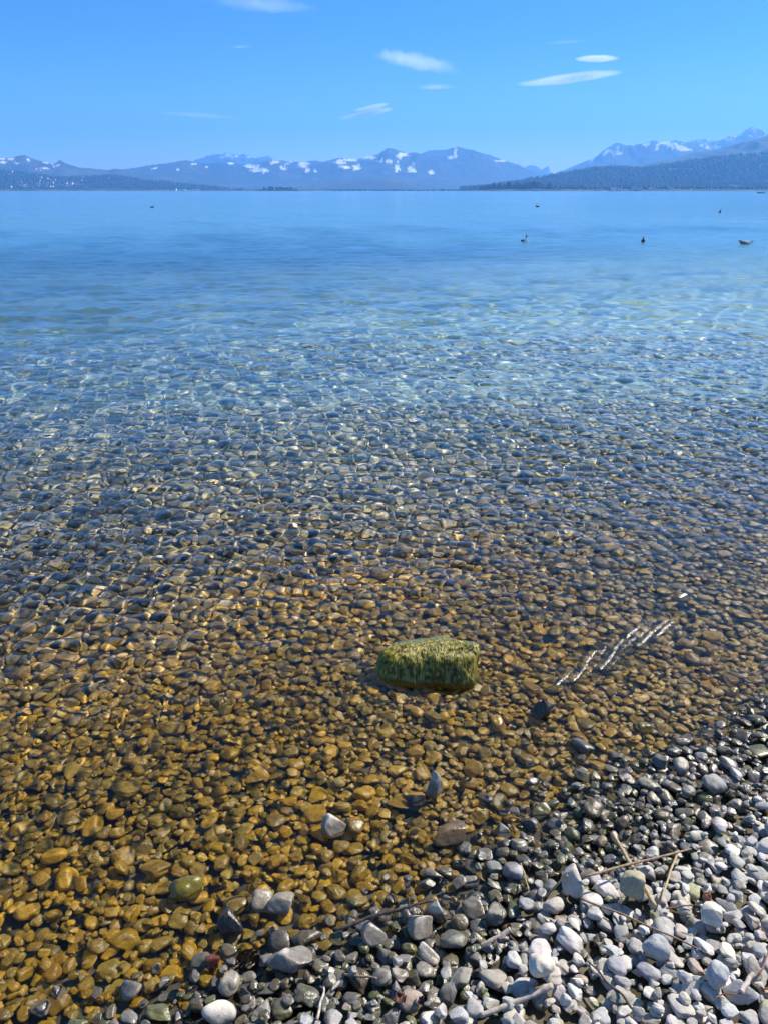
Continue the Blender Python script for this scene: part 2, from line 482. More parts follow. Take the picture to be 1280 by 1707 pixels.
special(724, 1530, 40, 26, 40, -40, 22, 'grey', 'grey tilted stone at the upper end of the dark twig')
special(366, 1697, 52, 34, 26, 0, 3, 'white', 'smooth white oval pebble at the bottom of the shore', refname='the smooth white oval pebble')
special(386, 1650, 28, 36, 22, -15, 9, 'pale', 'upright smooth white stone with a pinkish foot')
special(312, 1503, 52, 34, 38, 10, 8, 'green', 'yellow green algae coated stone breaking the surface', lift=.004, refname='the green algae coated stone')
special(357, 1616, 22, 18, 18, 0, 5, 'red', 'small brick red pebble among brown wet ones', refname='the brick red pebble')
special(590, 1395, 36, 28, 26, 0, 6, 'ochre', 'smooth ochre yellow pebble beside the pale wedge shaped stone')
special(955, 1480, 36, 44, 40, -25, 23, 'grey', 'leaning grey stone with a hollow dark face by a short reed')
special(1048, 1508, 44, 40, 46, 5, 25, 'olive', 'blocky greenish stone under the crossed reeds')
special(1181, 1540, 34, 38, 34, 5, 25, 'pale', 'squarish pale stone on the dry shore', refname='the squarish pale stone')
special(1090, 1602, 40, 30, 28, -35, 7, 'blue', 'smooth blue grey oval pebble on the dry shore', refname='the blue grey oval pebble')
special(1192, 1640, 36, 32, 30, 15, 2, 'blue', 'plump bluish pebble among pale dry ones')
special(1072, 1226, 26, 22, 20, 10, 9, 'green', 'small green algae coated stone at the far end of the wet band')
special(387, 1549, 40, 40, 38, 0, 23, 'dark', 'round blackish stone with a crust of pale fuzz')
special(900, 1630, 40, 34, 30, 5, 12, 'pale', 'egg shaped pale pebble above the thick driftwood stick')

# ---------------------------------------------------------------- mossy boulder
def boulder():
    base = at_z(712, 1128, -.03)
    root = empty('boulder', base, R(-3))
    tag(root, 'block shaped boulder coated in wet green algae standing in the shallows', 'boulder')
    bm = bmesh.new(); bmesh.ops.create_icosphere(bm, subdivisions=6, radius=1)
    V = np.array([v.co[:] for v in bm.verts])
    e = 5.5; V = V / ((np.abs(V) ** e).sum(1) ** (1 / e))[:, None]
    V *= np.array([.180, .105, .064])
    zt = (V[:, 2] + .085) / .17
    V[:, 1] += np.where(V[:, 1] < 0, zt * .055, zt * -.008)         # front slopes back
    V[:, 0] *= 1 - .05 * zt
    V[:, 0] += .018 * (V[:, 1] / .1)
    V[:, 2] -= .022 * smooth(-.02, -.17, V[:, 0]) * zt
    V[:, 0] += np.where(V[:, 0] < 0, -.02 * (zt > .0) * zt, 0)
    n = fbm(V[:, 0] * 14 + V[:, 2] * 9, V[:, 1] * 14 - V[:, 2] * 7 + 4, 3) - .5
    n2 = fbm(V[:, 0] * 60 + V[:, 1] * 20, V[:, 2] * 18 + V[:, 1] * 18 + 9, 3) - .5
    N = V / np.linalg.norm(V, axis=1)[:, None]
    n3 = fbm(V[:, 0] * 6 + 2, V[:, 1] * 6 + V[:, 2] * 8, 2) - .5
    V += N * (n * .034 + n2 * .012 + n3 * .05)[:, None]
    for d_, h_ in (((-.75, -.35, .55), .128), ((.62, -.5, .6), .138), ((.1, -.8, .55), .118), ((-.2, .3, .95), .076)):
        d_ = np.array(d_) / np.linalg.norm(d_); ex = np.logaddexp(0, ((V @ d_) - h_) / .008) * .008; V -= ex[:, None] * d_[None] * .8
    V[:, 2] += .052
    for v, c in zip(bm.verts, V): v.co = c
    k = NT('algae_rock'); P = k.n('TexCoord').outputs['Object']
    nz = k.sep(k.n('NewGeometry').outputs['Normal'])[2]
    st = k.noise(k.scalev(P, (1, .28, .28)), 95, 4, .65)
    pt = k.noise(P, 16, 3, .6)
    g = k.ramp(st, [(.3, (.010, .009, .002)), (.47, (.10, .090, .010)), (.60, (.34, .29, .04)), (.8, (.66, .58, .22))])
    g = k.mix(k.mapr(pt, .50, .60, 0, .7), g, (.03, .035, .006))
    g = k.mix(k.mapr(k.math('ADD', nz, k.math('MULTIPLY', pt, .5)), .95, 1.35), g, (.17, .18, .05))
    zl = k.sep(k.pos())[2]
    g = k.mix(k.mapr(zl, .016, -.01), g, (.20, .16, .03))
    k.out(g, .33, k.bump(st, .9, .008), **{'Specular IOR Level': .35})
    o = bm_obj('body', bm, k.m, root); o.cycles.is_caustics_receiver = True
    # hanging algae strands, following the sloped front
    from mathutils.bvhtree import BVHTree
    bv = BVHTree.FromPolygons([v.co[:] for v in o.data.vertices], [p.vertices[:] for p in o.data.polygons])
    sb = bmesh.new(); r2 = random.Random(3)
    for i in range(1500):
        x = r2.uniform(-.185, .178); y0 = r2.uniform(-.085, .06); L = r2.uniform(.02, .07) ; drift = r2.uniform(-.25, .35)
        pts = []
        hit = bv.ray_cast(Vector((x, y0, .4)), Vector((0, 0, -1)))
        if hit[0] is None: continue
        p = hit[0] + hit[1] * .001; nrm = hit[1]
        for s_ in range(6):
            pts.append((p.copy(), nrm.copy()))
            dn = Vector((drift * .3 + r2.uniform(-.15, .15), -.35, -1)); t = (dn - nrm * dn.dot(nrm))
            if t.length < 1e-4: break
            t.normalize(); q = p + t * L / 5
            h2 = bv.find_nearest(q)
            if h2[0] is None: break
            p = h2[0] + h2[1] * (.0012 + .0012 * math.sin(s_ * 1.3 + i)); nrm = h2[1]
        if len(pts) < 4 or pts[-1][0].z < .0: continue
        wd = r2.uniform(.0005, .0014); prev = None
        for j, (p, nr) in enumerate(pts):
            t = (pts[min(j + 1, len(pts) - 1)][0] - pts[max(j - 1, 0)][0])
            sd_ = t.cross(nr); sd_.normalize(); ww = wd * (1 - .8 * j / (len(pts) - 1))
            a_, b_, c_ = sb.verts.new(p - sd_ * ww), sb.verts.new(p + nr * ww), sb.verts.new(p + sd_ * ww)
            if prev: sb.faces.new((prev[0], a_, b_, prev[1])); sb.faces.new((prev[1], b_, c_, prev[2]))
            prev = (a_, b_, c_)
    k = NT('algae_strand'); P = k.n('TexCoord').outputs['Object']
    n = k.noise(P, 60, 3)
    k.out(k.ramp(n, [(.3, (.02, .018, .003)), (.46, (.22, .19, .018)), (.66, (.60, .52, .12))]), .3, None, **{'Specular IOR Level': .45})
    s = bm_obj('algae', sb, k.m, root); s.cycles.is_caustics_receiver = True
    LAND.append(('the algae coated boulder', base))
boulder()

# ---------------------------------------------------------------- sticks, reeds, litter
def pt_on(u, v, lift):
    q = on_ground(u, v); return Vector((q.x, q.y, q.z + lift))
def stick(u0, v0, u1, v1, r0, r1, mat, label, name='twig', kink=.0012, lift=(.006, .006), knots=(), cat=None, ref=None, reed=False):
    A, B = pt_on(u0, v0, 0), pt_on(u1, v1, 0)
    # rest on the highest pebbles in between
    n = 22; pts = [A.lerp(B, i / n) for i in range(n + 1)]
    need = max(hz(p.x, p.y) - p.z for p in pts[2:-2])
    up = max(0, need * 1.05) + r0 + .001
    rr = random.Random(label)
    d = (B - A); side = d.cross(Vector((0, 0, 1))).normalized()
    ph = rr.uniform(0, 6)
    for i, p in enumerate(pts):
        t = i / n
        p.z += up
        p += side * kink * (math.sin(t * 5 + ph) + .5 * math.sin(t * 13 + ph * 2))
        p.z += kink * .5 * math.sin(t * 7 + ph)
    bm = bmesh.new(); NS = 9; prev = None; mid = A.lerp(B, .5)
    for i, p in enumerate(pts):
        t = i / n; r = r0 + (r1 - r0) * t
        for kt in knots: r *= 1 + .35 * math.exp(-((t - kt) / .018) ** 2)
        r *= 1 + .07 * math.sin(i * 2.1 + ph)
        tn = (pts[min(i + 1, n)] - pts[max(i - 1, 0)]).normalized()
        s_ = tn.cross(Vector((0, 0, 1))).normalized(); u_ = s_.cross(tn)
        ring = [bm.verts.new(p - mid + (s_ * math.cos(2 * math.pi * j / NS) + u_ * math.sin(2 * math.pi * j / NS)) * r) for j in range(NS)]
        if prev:
            for j in range(NS): bm.faces.new((prev[j], prev[(j + 1) % NS], ring[(j + 1) % NS], ring[j]))
        else: bm.faces.new(ring[::-1])
        prev = ring
    bm.faces.new(prev)
    o = bm_obj(name, bm, mat, loc=mid)
    tag(o, label, cat or name)
    LAND.append((ref or label, mid))
    return o
def wood(name, c0, c1):
    k = NT(name); P = k.n('TexCoord').outputs['Object']
    n = k.noise(P, 90, 4, .6); n2 = k.noise(P, 420, 3, .6)
    return k.out(k.mix(k.mapr(n, .35, .65), c0, c1), .75, k.bump(k.math('ADD', n, n2), .5, .001))
M_REED = wood('dry_reed', (.36, .26, .13), (.50, .38, .21))
M_TWIG = wood('brown_twig', (.22, .14, .08), (.38, .27, .17))
M_DARK = wood('dark_twig', (.045, .032, .024), (.12, .09, .07))
M_DRIFT = wood('driftwood', (.36, .30, .25), (.55, .49, .43))
M_RED = wood('red_twig', (.20, .08, .045), (.30, .14, .08))
stick(973, 1467, 1168, 1416, .0034, .0023, M_TWIG, 'long brown twig lying under the thick straw reed', knots=(.3, .7))
stick(1020, 1402, 1088, 1523, .0042, .0054, M_REED, 'thick straw coloured reed crossing the long brown twig', 'reed_stalk', knots=(.45,), cat='reed', ref='the crossed reeds')
stick(1125, 1433, 1099, 1516, .0028, .0022, M_REED, 'shorter pale reed standing beside the crossed pair', 'reed_stalk', cat='reed')
stick(968, 1507, 1166, 1590, .0026, .0018, M_TWIG, 'thin bent brown twig across the dry pebbles', kink=.003)
stick(867, 1443, 881, 1488, .0018, .0015, M_REED, 'short thin straw among wet dark pebbles', 'reed_stalk', cat='reed')
stick(944, 1464, 909, 1501, .0024, .0030, M_REED, 'short pale reed leaning by the hollow grey stone', 'reed_stalk', cat='reed')
stick(799, 1701, 920, 1651, .0052, .0064, M_DRIFT, 'thick pale driftwood stick with a blunt broken end', 'driftwood_stick', knots=(.9,), cat='driftwood', ref='the thick driftwood stick')
stick(980, 1622, 1048, 1703, .0018, .0024, M_DARK, 'slender dark twig curving between dry pebbles', kink=.004)
stick(556, 1583, 720, 1531, .0045, .0030, M_DARK, 'dark wet twig bridging the stones at the waterline', kink=.003, knots=(.4,), ref='the dark wet twig')
stick(800, 1581, 851, 1555, .0050, .0068, M_DRIFT, 'stubby pale driftwood stick with a dark brown tip', 'driftwood_stick', cat='driftwood')
stick(541, 1641, 531, 1705, .0022, .0030, M_DRIFT, 'thin bleached twig pointing down the shore from the feather', kink=.002)
stick(574, 1629, 628, 1637, .0028, .0022, M_TWIG, 'short brown twig behind the pale humped stone')
stick(1108, 1526, 1152, 1521, .0020, .0014, M_RED, 'short reddish twig near the foot of the reeds')
stick(1228, 1672, 1250, 1642, .0058, .0046, M_DRIFT, 'broken driftwood stub among pebbles and red litter', 'driftwood_stick', cat='driftwood')
stick(1190, 1668, 1240, 1660, .0016, .0012, M_RED, 'thin dark red twig beside the driftwood stub', kink=.003)
stick(1262, 1640, 1279, 1590, .0018, .0016, M_RED, 'red brown twig at the far edge of the dry shore')
stick(846, 1560, 880, 1598, .0011, .0009, M_TWIG, 'hair thin curved stem below the stubby driftwood', kink=.003)
stick(828, 1515, 836, 1548, .0010, .0009, M_REED, 'hair thin arched straw above the stubby driftwood', 'reed_stalk', cat='reed', kink=.003)
stick(1240, 1530, 1279, 1570, .0014, .0012, M_RED, 'thin maroon stem lying on dry pale pebbles')
# twig tip
def leaf(u, v, size, rz, label, col):
    q = on_ground(u, v); bm = bmesh.new(); rr = random.Random(label)
    n = 8; L, Rr_ = [], []
    for i in range(n + 1):
        t = i / n; wd = size * .42 * math.sin(math.pi * min(1, t * 1.02)) ** .8 * (1 + .25 * math.sin(t * 19 + u))
        zc = size * (.25 * math.sin(t * 4 + u) + .1)
        row = [bm.verts.new(((t - .5) * size, s_ * wd, zc + abs(s_) * size * .22 * (1 + .4 * math.sin(t * 9)))) for s_ in (-1, -.5, 0, .5, 1)]
        if L:
            for j in range(4): bm.faces.new((L[j], L[j + 1], row[j + 1], row[j]))
        L = row
    bmesh.ops.remove_doubles(bm, verts=bm.verts, dist=1e-5)
    bmesh.ops.solidify(bm, geom=bm.faces[:], thickness=.0005)
    root = empty('dead_leaf', q + Vector((0, 0, .004)), R(rz)); tag(root, label, 'leaf')
    root.rotation_euler = (R(rr.uniform(-20, 20)), R(rr.uniform(-20, 20)), R(rz))
    bm_obj('blade', bm, simple('leaf_brown', col, .7, .45, 160, .5, .001), root)
    sb = bmesh.new(); bmesh.ops.create_cone(sb, segments=6, radius1=.0007, radius2=.0004, depth=size * .6, cap_ends=True,
        matrix=Matrix.Translation((-.62 * size, 0, size * .12)) @ Matrix.Rotation(R(80), 4, 'Y'))
    bm_obj('stem', sb, M_RED, root)
leaf(1177, 1500, .026, 40, 'crumpled orange brown leaf on pebbles beside the squarish stone', (.36, .15, .07))
leaf(1136, 1398, .018, 80, 'tiny russet leaf scrap at the top of the dry shore', (.30, .11, .05))
leaf(846, 1548, .014, 10, 'dark brown leaf scrap at the tip of the stubby driftwood', (.14, .07, .04))
leaf(668, 1668, .03, 130, 'shredded maroon leaf between pale pebbles', (.12, .045, .03))
leaf(700, 1672, .022, 30, 'curled dark maroon leaf scrap beside a larger shred', (.09, .035, .025))
leaf(1270, 1655, .024, 60, 'rust coloured leaf scrap at the edge of the dry shore', (.28, .12, .08))
leaf(842, 1557, .012, 70, 'reddish scrap of leaf pressed against driftwood', (.2, .08, .05))

def cone_():
    q = on_ground(413, 1612)
    root = empty('pine_cone', q + Vector((0, 0, .02)), R(20)); root.rotation_euler = (R(70), R(15), R(35)); root.scale = (1.15,) * 3
    tag(root, 'open black pine cone lying wet among the pebbles', 'pine cone')
    M = simple('cone_scale', (.035, .026, .02), .55, .5, 90, .5, .001)
    cb = bmesh.new(); bmesh.ops.create_uvsphere(cb, u_segments=16, v_segments=10, radius=1, matrix=Matrix.Diagonal((.009, .009, .026, 1)))
    bm_obj('core', cb, M, root)
    for i in range(70):
        t = i / 70; ang = i * 2.39996; z = -.024 + .048 * t
        rad = .020 * math.sin(math.pi * (.12 + .8 * t)) ** .8
        sb = bmesh.new()
        prof = [(0, .0015, 0), (.4, .0035, .001), (.8, .0052, .004), (1.0, .0038, .007), (1.06, .0008, .0085)]
        pv = None
        for a, wd, up in prof:
            row = [sb.verts.new((.003 + a * rad, s_ * wd, up + (.0008 if s_ == 0 else 0))) for s_ in (-1, 0, 1)]
            if pv:
                for j in range(2): sb.faces.new((pv[j], pv[j + 1], row[j + 1], row[j]))
            pv = row
        bmesh.ops.solidify(sb, geom=sb.faces[:], thickness=.0011)
        bmesh.ops.transform(sb, matrix=Matrix.Translation((0, 0, z)) @ Matrix.Rotation(ang, 4, 'Z'), verts=sb.verts)
        bm_obj('scale', sb, M, root)
    LAND.append(('the black pine cone', q))
cone_()
def feather():
    A = on_ground(572, 1632); B = on_ground(548, 1668)
    root = empty('feather', (A + B) / 2 + Vector((0, 0, .012))); tag(root, 'small white and grey barred feather stuck beside a stone', 'feather')
    d = (B - A); L = .026; root.rotation_euler = (R(10), R(-12), math.atan2(d.y, d.x))
    sb = bmesh.new(); bmesh.ops.create_cone(sb, segments=6, radius1=.0008, radius2=.0003, depth=L * 1.2, cap_ends=True, matrix=Matrix.Rotation(R(90), 4, 'Y'))
    Mw = simple('feather_white', (.75, .74, .72), .7, .15, 200, .1, .001); Mg = simple('feather_grey', (.12, .12, .13), .7, .3, 200, .1, .001)
    bm_obj('shaft', sb, Mw, root)
    for side in (-1, 1):
        for part_, mm in ((0, Mw), (1, Mg)):
            vb = bmesh.new()
            for i in range(part_, 34, 2):
                t = i / 34; x = (t - .5) * L * 1.1; wl_ = L * .24 * math.sin(math.pi * (t * .9 + .06)) ** .7
                x2 = x - wl_ * .8
                pts = [(x, 0, 0), (x + L / 34, 0, 0), (x2 + L / 36, side * wl_, wl_ * .2), (x2, side * wl_, wl_ * .2)]
                vs_ = [vb.verts.new(p) for p in pts]; vb.faces.new(vs_)
            bmesh.ops.solidify(vb, geom=vb.faces[:], thickness=.0003)
            bm_obj('vane', vb, mm, root, False)
feather()

# ---------------------------------------------------------------- fill-in gravel and last pebbles
def size_grit(y): return min(max(ln(.0105, .22), .006), .016)
scatter(3200, .62, 2.4, size_grit, 4, .3)
# the fringe of stones that poke out of the shallows along the waterline
def colour(x, y, z):
    s = float(sdist(x, y)); r = rng.random()
    g = rng.uniform(.62, 1.2)
    if z > .035: g = rng.uniform(.58, 1.25)
    if z > .035 - .02 * rng.random():                          # dry beach: limestone greys
        if r < .50: c = (.50, .495, .49)
        elif r < .68: c = (.42, .43, .46)
        elif r < .84: c = (.54, .51, .46)
        elif r < .90: c = (.36, .34, .31)
        elif r < .94: c = (.44, .36, .31)
        elif r < .97: c = (.33, .35, .22)
        else: c = (.64, .63, .61)
        c = tuple(v * w_ for v, w_ in zip(c, (1.0, .97, .93)))
    elif z > -.012:                                            # splash band
        if r < .45: c = (.36, .34, .30)
        elif r < .7: c = (.27, .24, .16)
        elif r < .85: c = (.26, .27, .13)
        else: c = (.46, .45, .42)
    else:                                                      # under water
        och = float(smooth(3.0, .3, s)) * (.55 + .75 * float(smooth(1.3, -.7, x)))
        och = min(1, och + .5 * (float(fbm(np.array(x * 1.6), np.array(y * 1.6), 3)) - .5) * 1.3)
        if r < .42: c = (.44, .36, .17)
        elif r < .66: c = (.36, .32, .19)
        elif r < .82: c = (.50, .41, .19)
        elif r < .91: c = (.20, .18, .13)
        else: c = (.56, .50, .38)
        oc = (.50, .30, .018) if rng.random() < .6 else (.36, .25, .04)
        och = max(0, och)
        c = tuple(a * (1 - och) + b * och for a, b in zip(c, oc))
        c = tuple(v * 1.32 for v in c)
        st = float(smooth(2.9, 7.2, y)) * .92; c = tuple(a * (1 - st) + b * st for a, b in zip(c, (.50, .58, .42)))  # outer stones fade to the bed tone, water-scattered light put into their colour
    m = max(c) * g; g *= min(1, .78 / m)
    return tuple(v * g * rng.uniform(.97, 1.03) for v in c)

cnt = np.bincount(TOPID[TOPID >= 0].ravel(), minlength=len(PEB))
rows = []
for i, (x, y, z, a, b, c, phi, sh) in enumerate(PEB):
    if cnt[i] < 3 and y < 6: continue
    area = cnt[i] * RES * RES
    r_ = Vector((x, y, z - H)); fw = r_.y * CT - r_.z * ST; up = r_.y * ST + r_.z * CT
    u = 640 + 1289 * x / fw; v = 853.5 - 1289 * up / fw
    inside = -10 < u < 1290 and v < 1715
    frac = min(1.2, area / (math.pi * a * b))
    scr = (frac * a * (b * abs(r_.z) / r_.length + c * .6) / fw ** 2) if inside else 0
    rows.append((scr, i, u, v))
rows.sort(key=lambda t: -t[0])
N_IND = 270
ind = rows[:N_IND]; rest = rows[N_IND:]
def rot_of(phi, c):
    return (rng.normal(0, .20), rng.normal(0, .20), phi)

def colour_word(c, z):
    r, g, b = c; L = (r + g + b) / 3
    if r > b * 2.2: return 'ochre brown' if r > .3 else 'brown'
    if g > b * 1.35 and g >= r * .98: return 'greenish'
    if r > b * 1.25: return 'brownish'
    if b > r * 1.05: return 'bluish grey'
    if L > .55: return 'near white'
    if L > .44: return 'pale grey'
    return 'mid grey' if L > .3 else 'dark grey'
seen = {}
for rank, (scr, i, u, v) in enumerate(ind):
    x, y, z, a, b, c, phi, sh = PEB[i]
    o = bpy.data.objects.new('pebble', SHAPES[sh]); COL.objects.link(o)
    o.location = (x, y, z); o.scale = (a, b, c); o.rotation_euler = rot_of(phi, c)
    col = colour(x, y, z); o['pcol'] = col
    o.cycles.is_caustics_receiver = True
    size = 'large' if a > .036 else ('middling' if a > .029 else 'small')
    shape = 'angular' if sh >= 22 else ('long' if b / a < .72 else ('flat' if c / a < .44 else 'rounded'))
    where = 'dry' if z > .045 else ('damp' if z > -.01 else 'submerged')
    name, lp = min(LAND, key=lambda L: (L[1] - o.location).length)
    key = (size, colour_word(col, z), shape, where, name)
    seen.setdefault(key, []).append(((lp - o.location).length, o))
    o['category'] = 'pebble'; o['group'] = 'pebbles lying on the shore and in the shallows'
ORD = ['', 'second ', 'third ', 'fourth ', 'fifth ', 'sixth ', 'seventh ', 'eighth ', 'ninth ', 'tenth ', 'eleventh ', 'twelfth ']
def short(n):
    n = n if n.startswith('the ') else 'the ' + n
    return ' '.join(n.split()[:7]) if len(n.split()) > 7 else n
SHORT = {}
def shorten(n):
    w_ = n.split()
    for stop in ('poking', 'standing', 'touching', 'rising', 'leaning', 'with', 'among', 'breaking', 'beside', 'below', 'at', 'on', 'under', 'by', 'above', 'lying', 'crossing', 'across', 'curving', 'bridging', 'pointing', 'behind', 'near'):
        if stop in w_[2:]: w_ = w_[:w_.index(stop, 2)]
    s_ = ' '.join(w_); return s_ if s_.startswith('the ') else 'the ' + s_
for (size, cw, shape, where, name), L in seen.items():
    L.sort(key=lambda t: t[0])
    for j, (d, o) in enumerate(L):
        o['label'] = f"{size} {cw} {shape} {where} pebble {ORD[min(j, 11)]}nearest {shorten(name)}"

# all the other pebbles: one object of instances
def pebble_mass():
    n = len(rest)
    pos = np.zeros((n, 3), np.float32); rot = np.zeros((n, 3), np.float32); scl = np.zeros((n, 3), np.float32)
    pid = np.zeros(n, np.int32); pc = np.zeros((n, 3), np.float32)
    for j, (_, i, u, v) in enumerate(rest):
        x, y, z, a, b, c, phi, sh = PEB[i]
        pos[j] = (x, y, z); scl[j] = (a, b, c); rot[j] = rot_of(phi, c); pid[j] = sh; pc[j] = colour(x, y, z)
    me = bpy.data.meshes.new('pebbles'); me.vertices.add(n); me.vertices.foreach_set('co', pos.ravel())
    for nm, ty, arr, key in (('rot', 'FLOAT_VECTOR', rot, 'vector'), ('scl', 'FLOAT_VECTOR', scl, 'vector'), ('pcol', 'FLOAT_VECTOR', pc, 'vector'), ('pid', 'INT', pid, 'value')):
        at = me.attributes.new(nm, ty, 'POINT'); at.data.foreach_set(key, arr.ravel())
    me.materials.append(M_PEB)
    o = bpy.data.objects.new('pebbles', me); COL.objects.link(o)
    g = bpy.data.node_groups.new('pebble_scatter', 'GeometryNodeTree')
    g.interface.new_socket('Geometry', in_out='INPUT', socket_type='NodeSocketGeometry')
    g.interface.new_socket('Geometry', in_out='OUTPUT', socket_type='NodeSocketGeometry')
    N = g.nodes; gi = N.new('NodeGroupInput'); go = N.new('NodeGroupOutput')
    ci = N.new('GeometryNodeCollectionInfo'); ci.inputs['Collection'].default_value = shape_col
    ci.inputs['Separate Children'].default_value = True; ci.inputs['Reset Children'].default_value = True
    ip = N.new('GeometryNodeInstanceOnPoints'); ip.inputs['Pick Instance'].default_value = True
    def att(nm, ty):
        a = N.new('GeometryNodeInputNamedAttribute'); a.data_type = ty; a.inputs['Name'].default_value = nm
        return [s for s in a.outputs if s.enabled][0]
    g.links.new(gi.outputs[0], ip.inputs['Points']); g.links.new(ci.outputs[0], ip.inputs['Instance'])
    g.links.new(att('pid', 'INT'), ip.inputs['Instance Index'])
    er = N.new('FunctionNodeEulerToRotation'); g.links.new(att('rot', 'FLOAT_VECTOR'), er.inputs[0]); g.links.new(er.outputs[0], ip.inputs['Rotation'])
    g.links.new(att('scl', 'FLOAT_VECTOR'), ip.inputs['Scale']); g.links.new(ip.outputs[0], go.inputs[0])
    md = o.modifiers.new('scatter', 'NODES'); md.node_group = g
    o.cycles.is_caustics_receiver = True
    struct(o, 'stuff')
pebble_mass()
print('pebbles', len(PEB), 'kept', len(rows))

# ================================================================ the far shore
LANDSCALE = 1.0
def interp(pts, n_per=1.5):
    us = np.array([p[0] for p in pts], float); vs = np.array([p[1] for p in pts], float)
    u = np.arange(us[0], us[-1], n_per); return u, np.interp(u, us, vs)
def ridge(name, pts, D, W, mat, jag=1.5, spur=.6, snow=None, wavy=600., rows=46, foot=-3., rough=1.0, seed=0):
    """a mountain chain: its crest passes D metres out, its flanks fall W metres towards and away from the lake"""
    u, v = interp(pts)
    v = v + jag * (fbm(u * .35 + seed, u * 0 + seed, 3) - .5) * 1.6
    cx = np.array([at_y(a, 317.5, D).x for a in u]); cz = np.array([at_y(a, b, D).z for a, b in zip(u, v)])
    dirx = cx / D
    t = np.concatenate([np.linspace(-1, 0, rows), np.linspace(0, .8, rows // 2)[1:]])
    T, U = np.meshgrid(t, u, indexing='ij')
    CX = np.broadcast_to(cx, T.shape); kz = np.ones(9) / 9; czs = np.convolve(np.pad(cz, 4, 'edge'), kz, 'valid')
    CZ = np.maximum(czs + (cz - czs) * np.exp(-(T / .05) ** 2), 1)
    Y = D + T * W
    X = CX + (T * W) * np.broadcast_to(dirx, T.shape)
    prof = (1 - np.abs(T)) ** (1.15 if spur > .2 else .8)
    sp = ridged(X / wavy + seed, Y / (wavy * 2.2) + seed, 5) - .55
    env = np.minimum(np.abs(T) * 5, 1) * (1 - np.abs(T) ** 3)
    Z = CZ * prof * (1 + 0 * T) + CZ * spur * 1.5 * sp * env * (prof + .15)
    Z += rough * CZ.mean() * .05 * (fbm(X / (wavy * .12), Y / (wavy * .12), 3) - .5) * env
    # never let a spur rise above the line of the crest as seen from the lake
    lim = (CZ - H) / D * Y + H
    Z = np.where(T < 0, np.minimum(Z, H + (lim - H) * (.985 + .015 * (1 - np.abs(T)))), Z)
    Z = np.maximum(Z, foot)
    v3 = np.stack([X, Y, Z], -1).reshape(-1, 3)
    o = mesh_np(name, v3, grid_faces(*T.shape), mat)
    me = o.data
    sn = np.zeros(T.shape, np.float32)
    if snow:
        # pixel-free description: bearing and elevation of each snow field on the flank
        k_ = D / 1289
        bear = X / Y * 1.0
        el = (Z - H) / Y
        for (su, sv, ru, rv) in snow:
            c = at_y(su, sv, 1000.); b0 = c.x / 1000; e0 = (c.z - H) / 1000
            du = ru / 1190; dv = rv / 1400
            q = np.sqrt(((bear - b0) / du) ** 2 + ((el - e0) / dv) ** 2)
            q = q * 1.4 + 1.1 * (sp + .02) + 3.4 * (fbm(X / 42, Z / 22 + Y / 220, 4, .65) - .5)
            sn = np.maximum(sn, np.clip((1.2 - q) * 4, 0, 1))
    at = me.attributes.new('snow', 'FLOAT', 'POINT'); at.data.foreach_set('value', sn.ravel().astype(np.float32))
    return struct(o)
def hill_mat(name, forest, meadow, rock, snowline=None, sc=.004):
    k = NT(name); P = k.pos(); z = k.sep(P)[2]
    n = k.noise(P, sc, 5, .6); n2 = k.noise(P, sc * 5, 4, .6)
    nz = k.sep(k.n('NewGeometry').outputs['Normal'])[2]
    c = k.mix(k.mapr(n, .47, .58), forest, meadow)
    c = k.mix(k.mapr(nz, .8, .55), c, rock)
    c = k.mix(1, c, k.math('MULTIPLY_ADD', n2, .9, .55), 'MULTIPLY')
    sn = k.n('Attribute', attribute_name='snow').outputs['Fac']
    if snowline:
        extra = k.math('MULTIPLY', k.mapr(z, snowline[0], snowline[1]), k.mapr(k.noise(k.scalev(P, (1, 1, .6)), .012, 4, .7), .52, .60))
        sn = k.math('MAXIMUM', sn, extra)
    c = k.mix(sn, c, (.88, .9, .95))
    return k.out(c, .95, k.bump(n2, .6, 14))
M_H1 = hill_mat('wooded_hill', (.022, .032, .022), (.055, .062, .035), (.08, .075, .07))
M_H2 = hill_mat('snowy_mountain', (.022, .030, .030), (.05, .052, .045), (.09, .09, .095), (470, 620))
M_H3 = hill_mat('bare_peak', (.06, .065, .075), (.08, .08, .085), (.11, .11, .12), (500, 700), .006)
M_SHORE = hill_mat('shore_land', (.035, .045, .03), (.09, .10, .055), (.1, .1, .09), None, .02)

A_ = [(-90, 258), (-60, 262), (-30, 260), (0, 261), (15, 264), (30, 262), (50, 258), (60, 263), (75, 268), (95, 274), (108, 267), (118, 273), (135, 279), (160, 281), (185, 284), (195, 281), (215, 284), (260, 292), (330, 300), (400, 309)]
A2_ = [(-90, 284), (0, 284), (30, 287), (60, 290), (100, 297), (130, 296), (160, 294), (200, 294), (240, 301), (275, 304), (310, 309), (350, 312), (380, 315)]
C_ = [(150, 292), (200, 284), (220, 281), (250, 276), (285, 272), (300, 269), (315, 267), (330, 270), (350, 273), (365, 271), (385, 270), (400, 273), (421, 272), (457, 266), (483, 269), (508, 270), (526, 267), (540, 270), (565, 263), (594, 265.5), (616, 260), (630, 257), (646, 246.5), (659, 249), (677, 255.5), (691, 253.7), (705, 258), (730, 266), (760, 280), (800, 296), (840, 308)]
C2_ = [(660, 275), (690, 262), (709, 252), (723, 250), (738, 250), (759, 244.7), (774, 248), (795, 253.7), (813, 258), (831, 266), (853, 271.6), (880, 283), (905, 292), (930, 300), (960, 310)]
B_ = [(310, 285), (331, 268), (336, 265.6), (349, 260.6), (369, 256.6), (376, 257), (381, 253.5), (386, 257), (391, 255.5), (403, 262), (410, 263), (416, 259), (428, 264), (440, 262), (450, 259.5), (458, 266), (475, 285)]
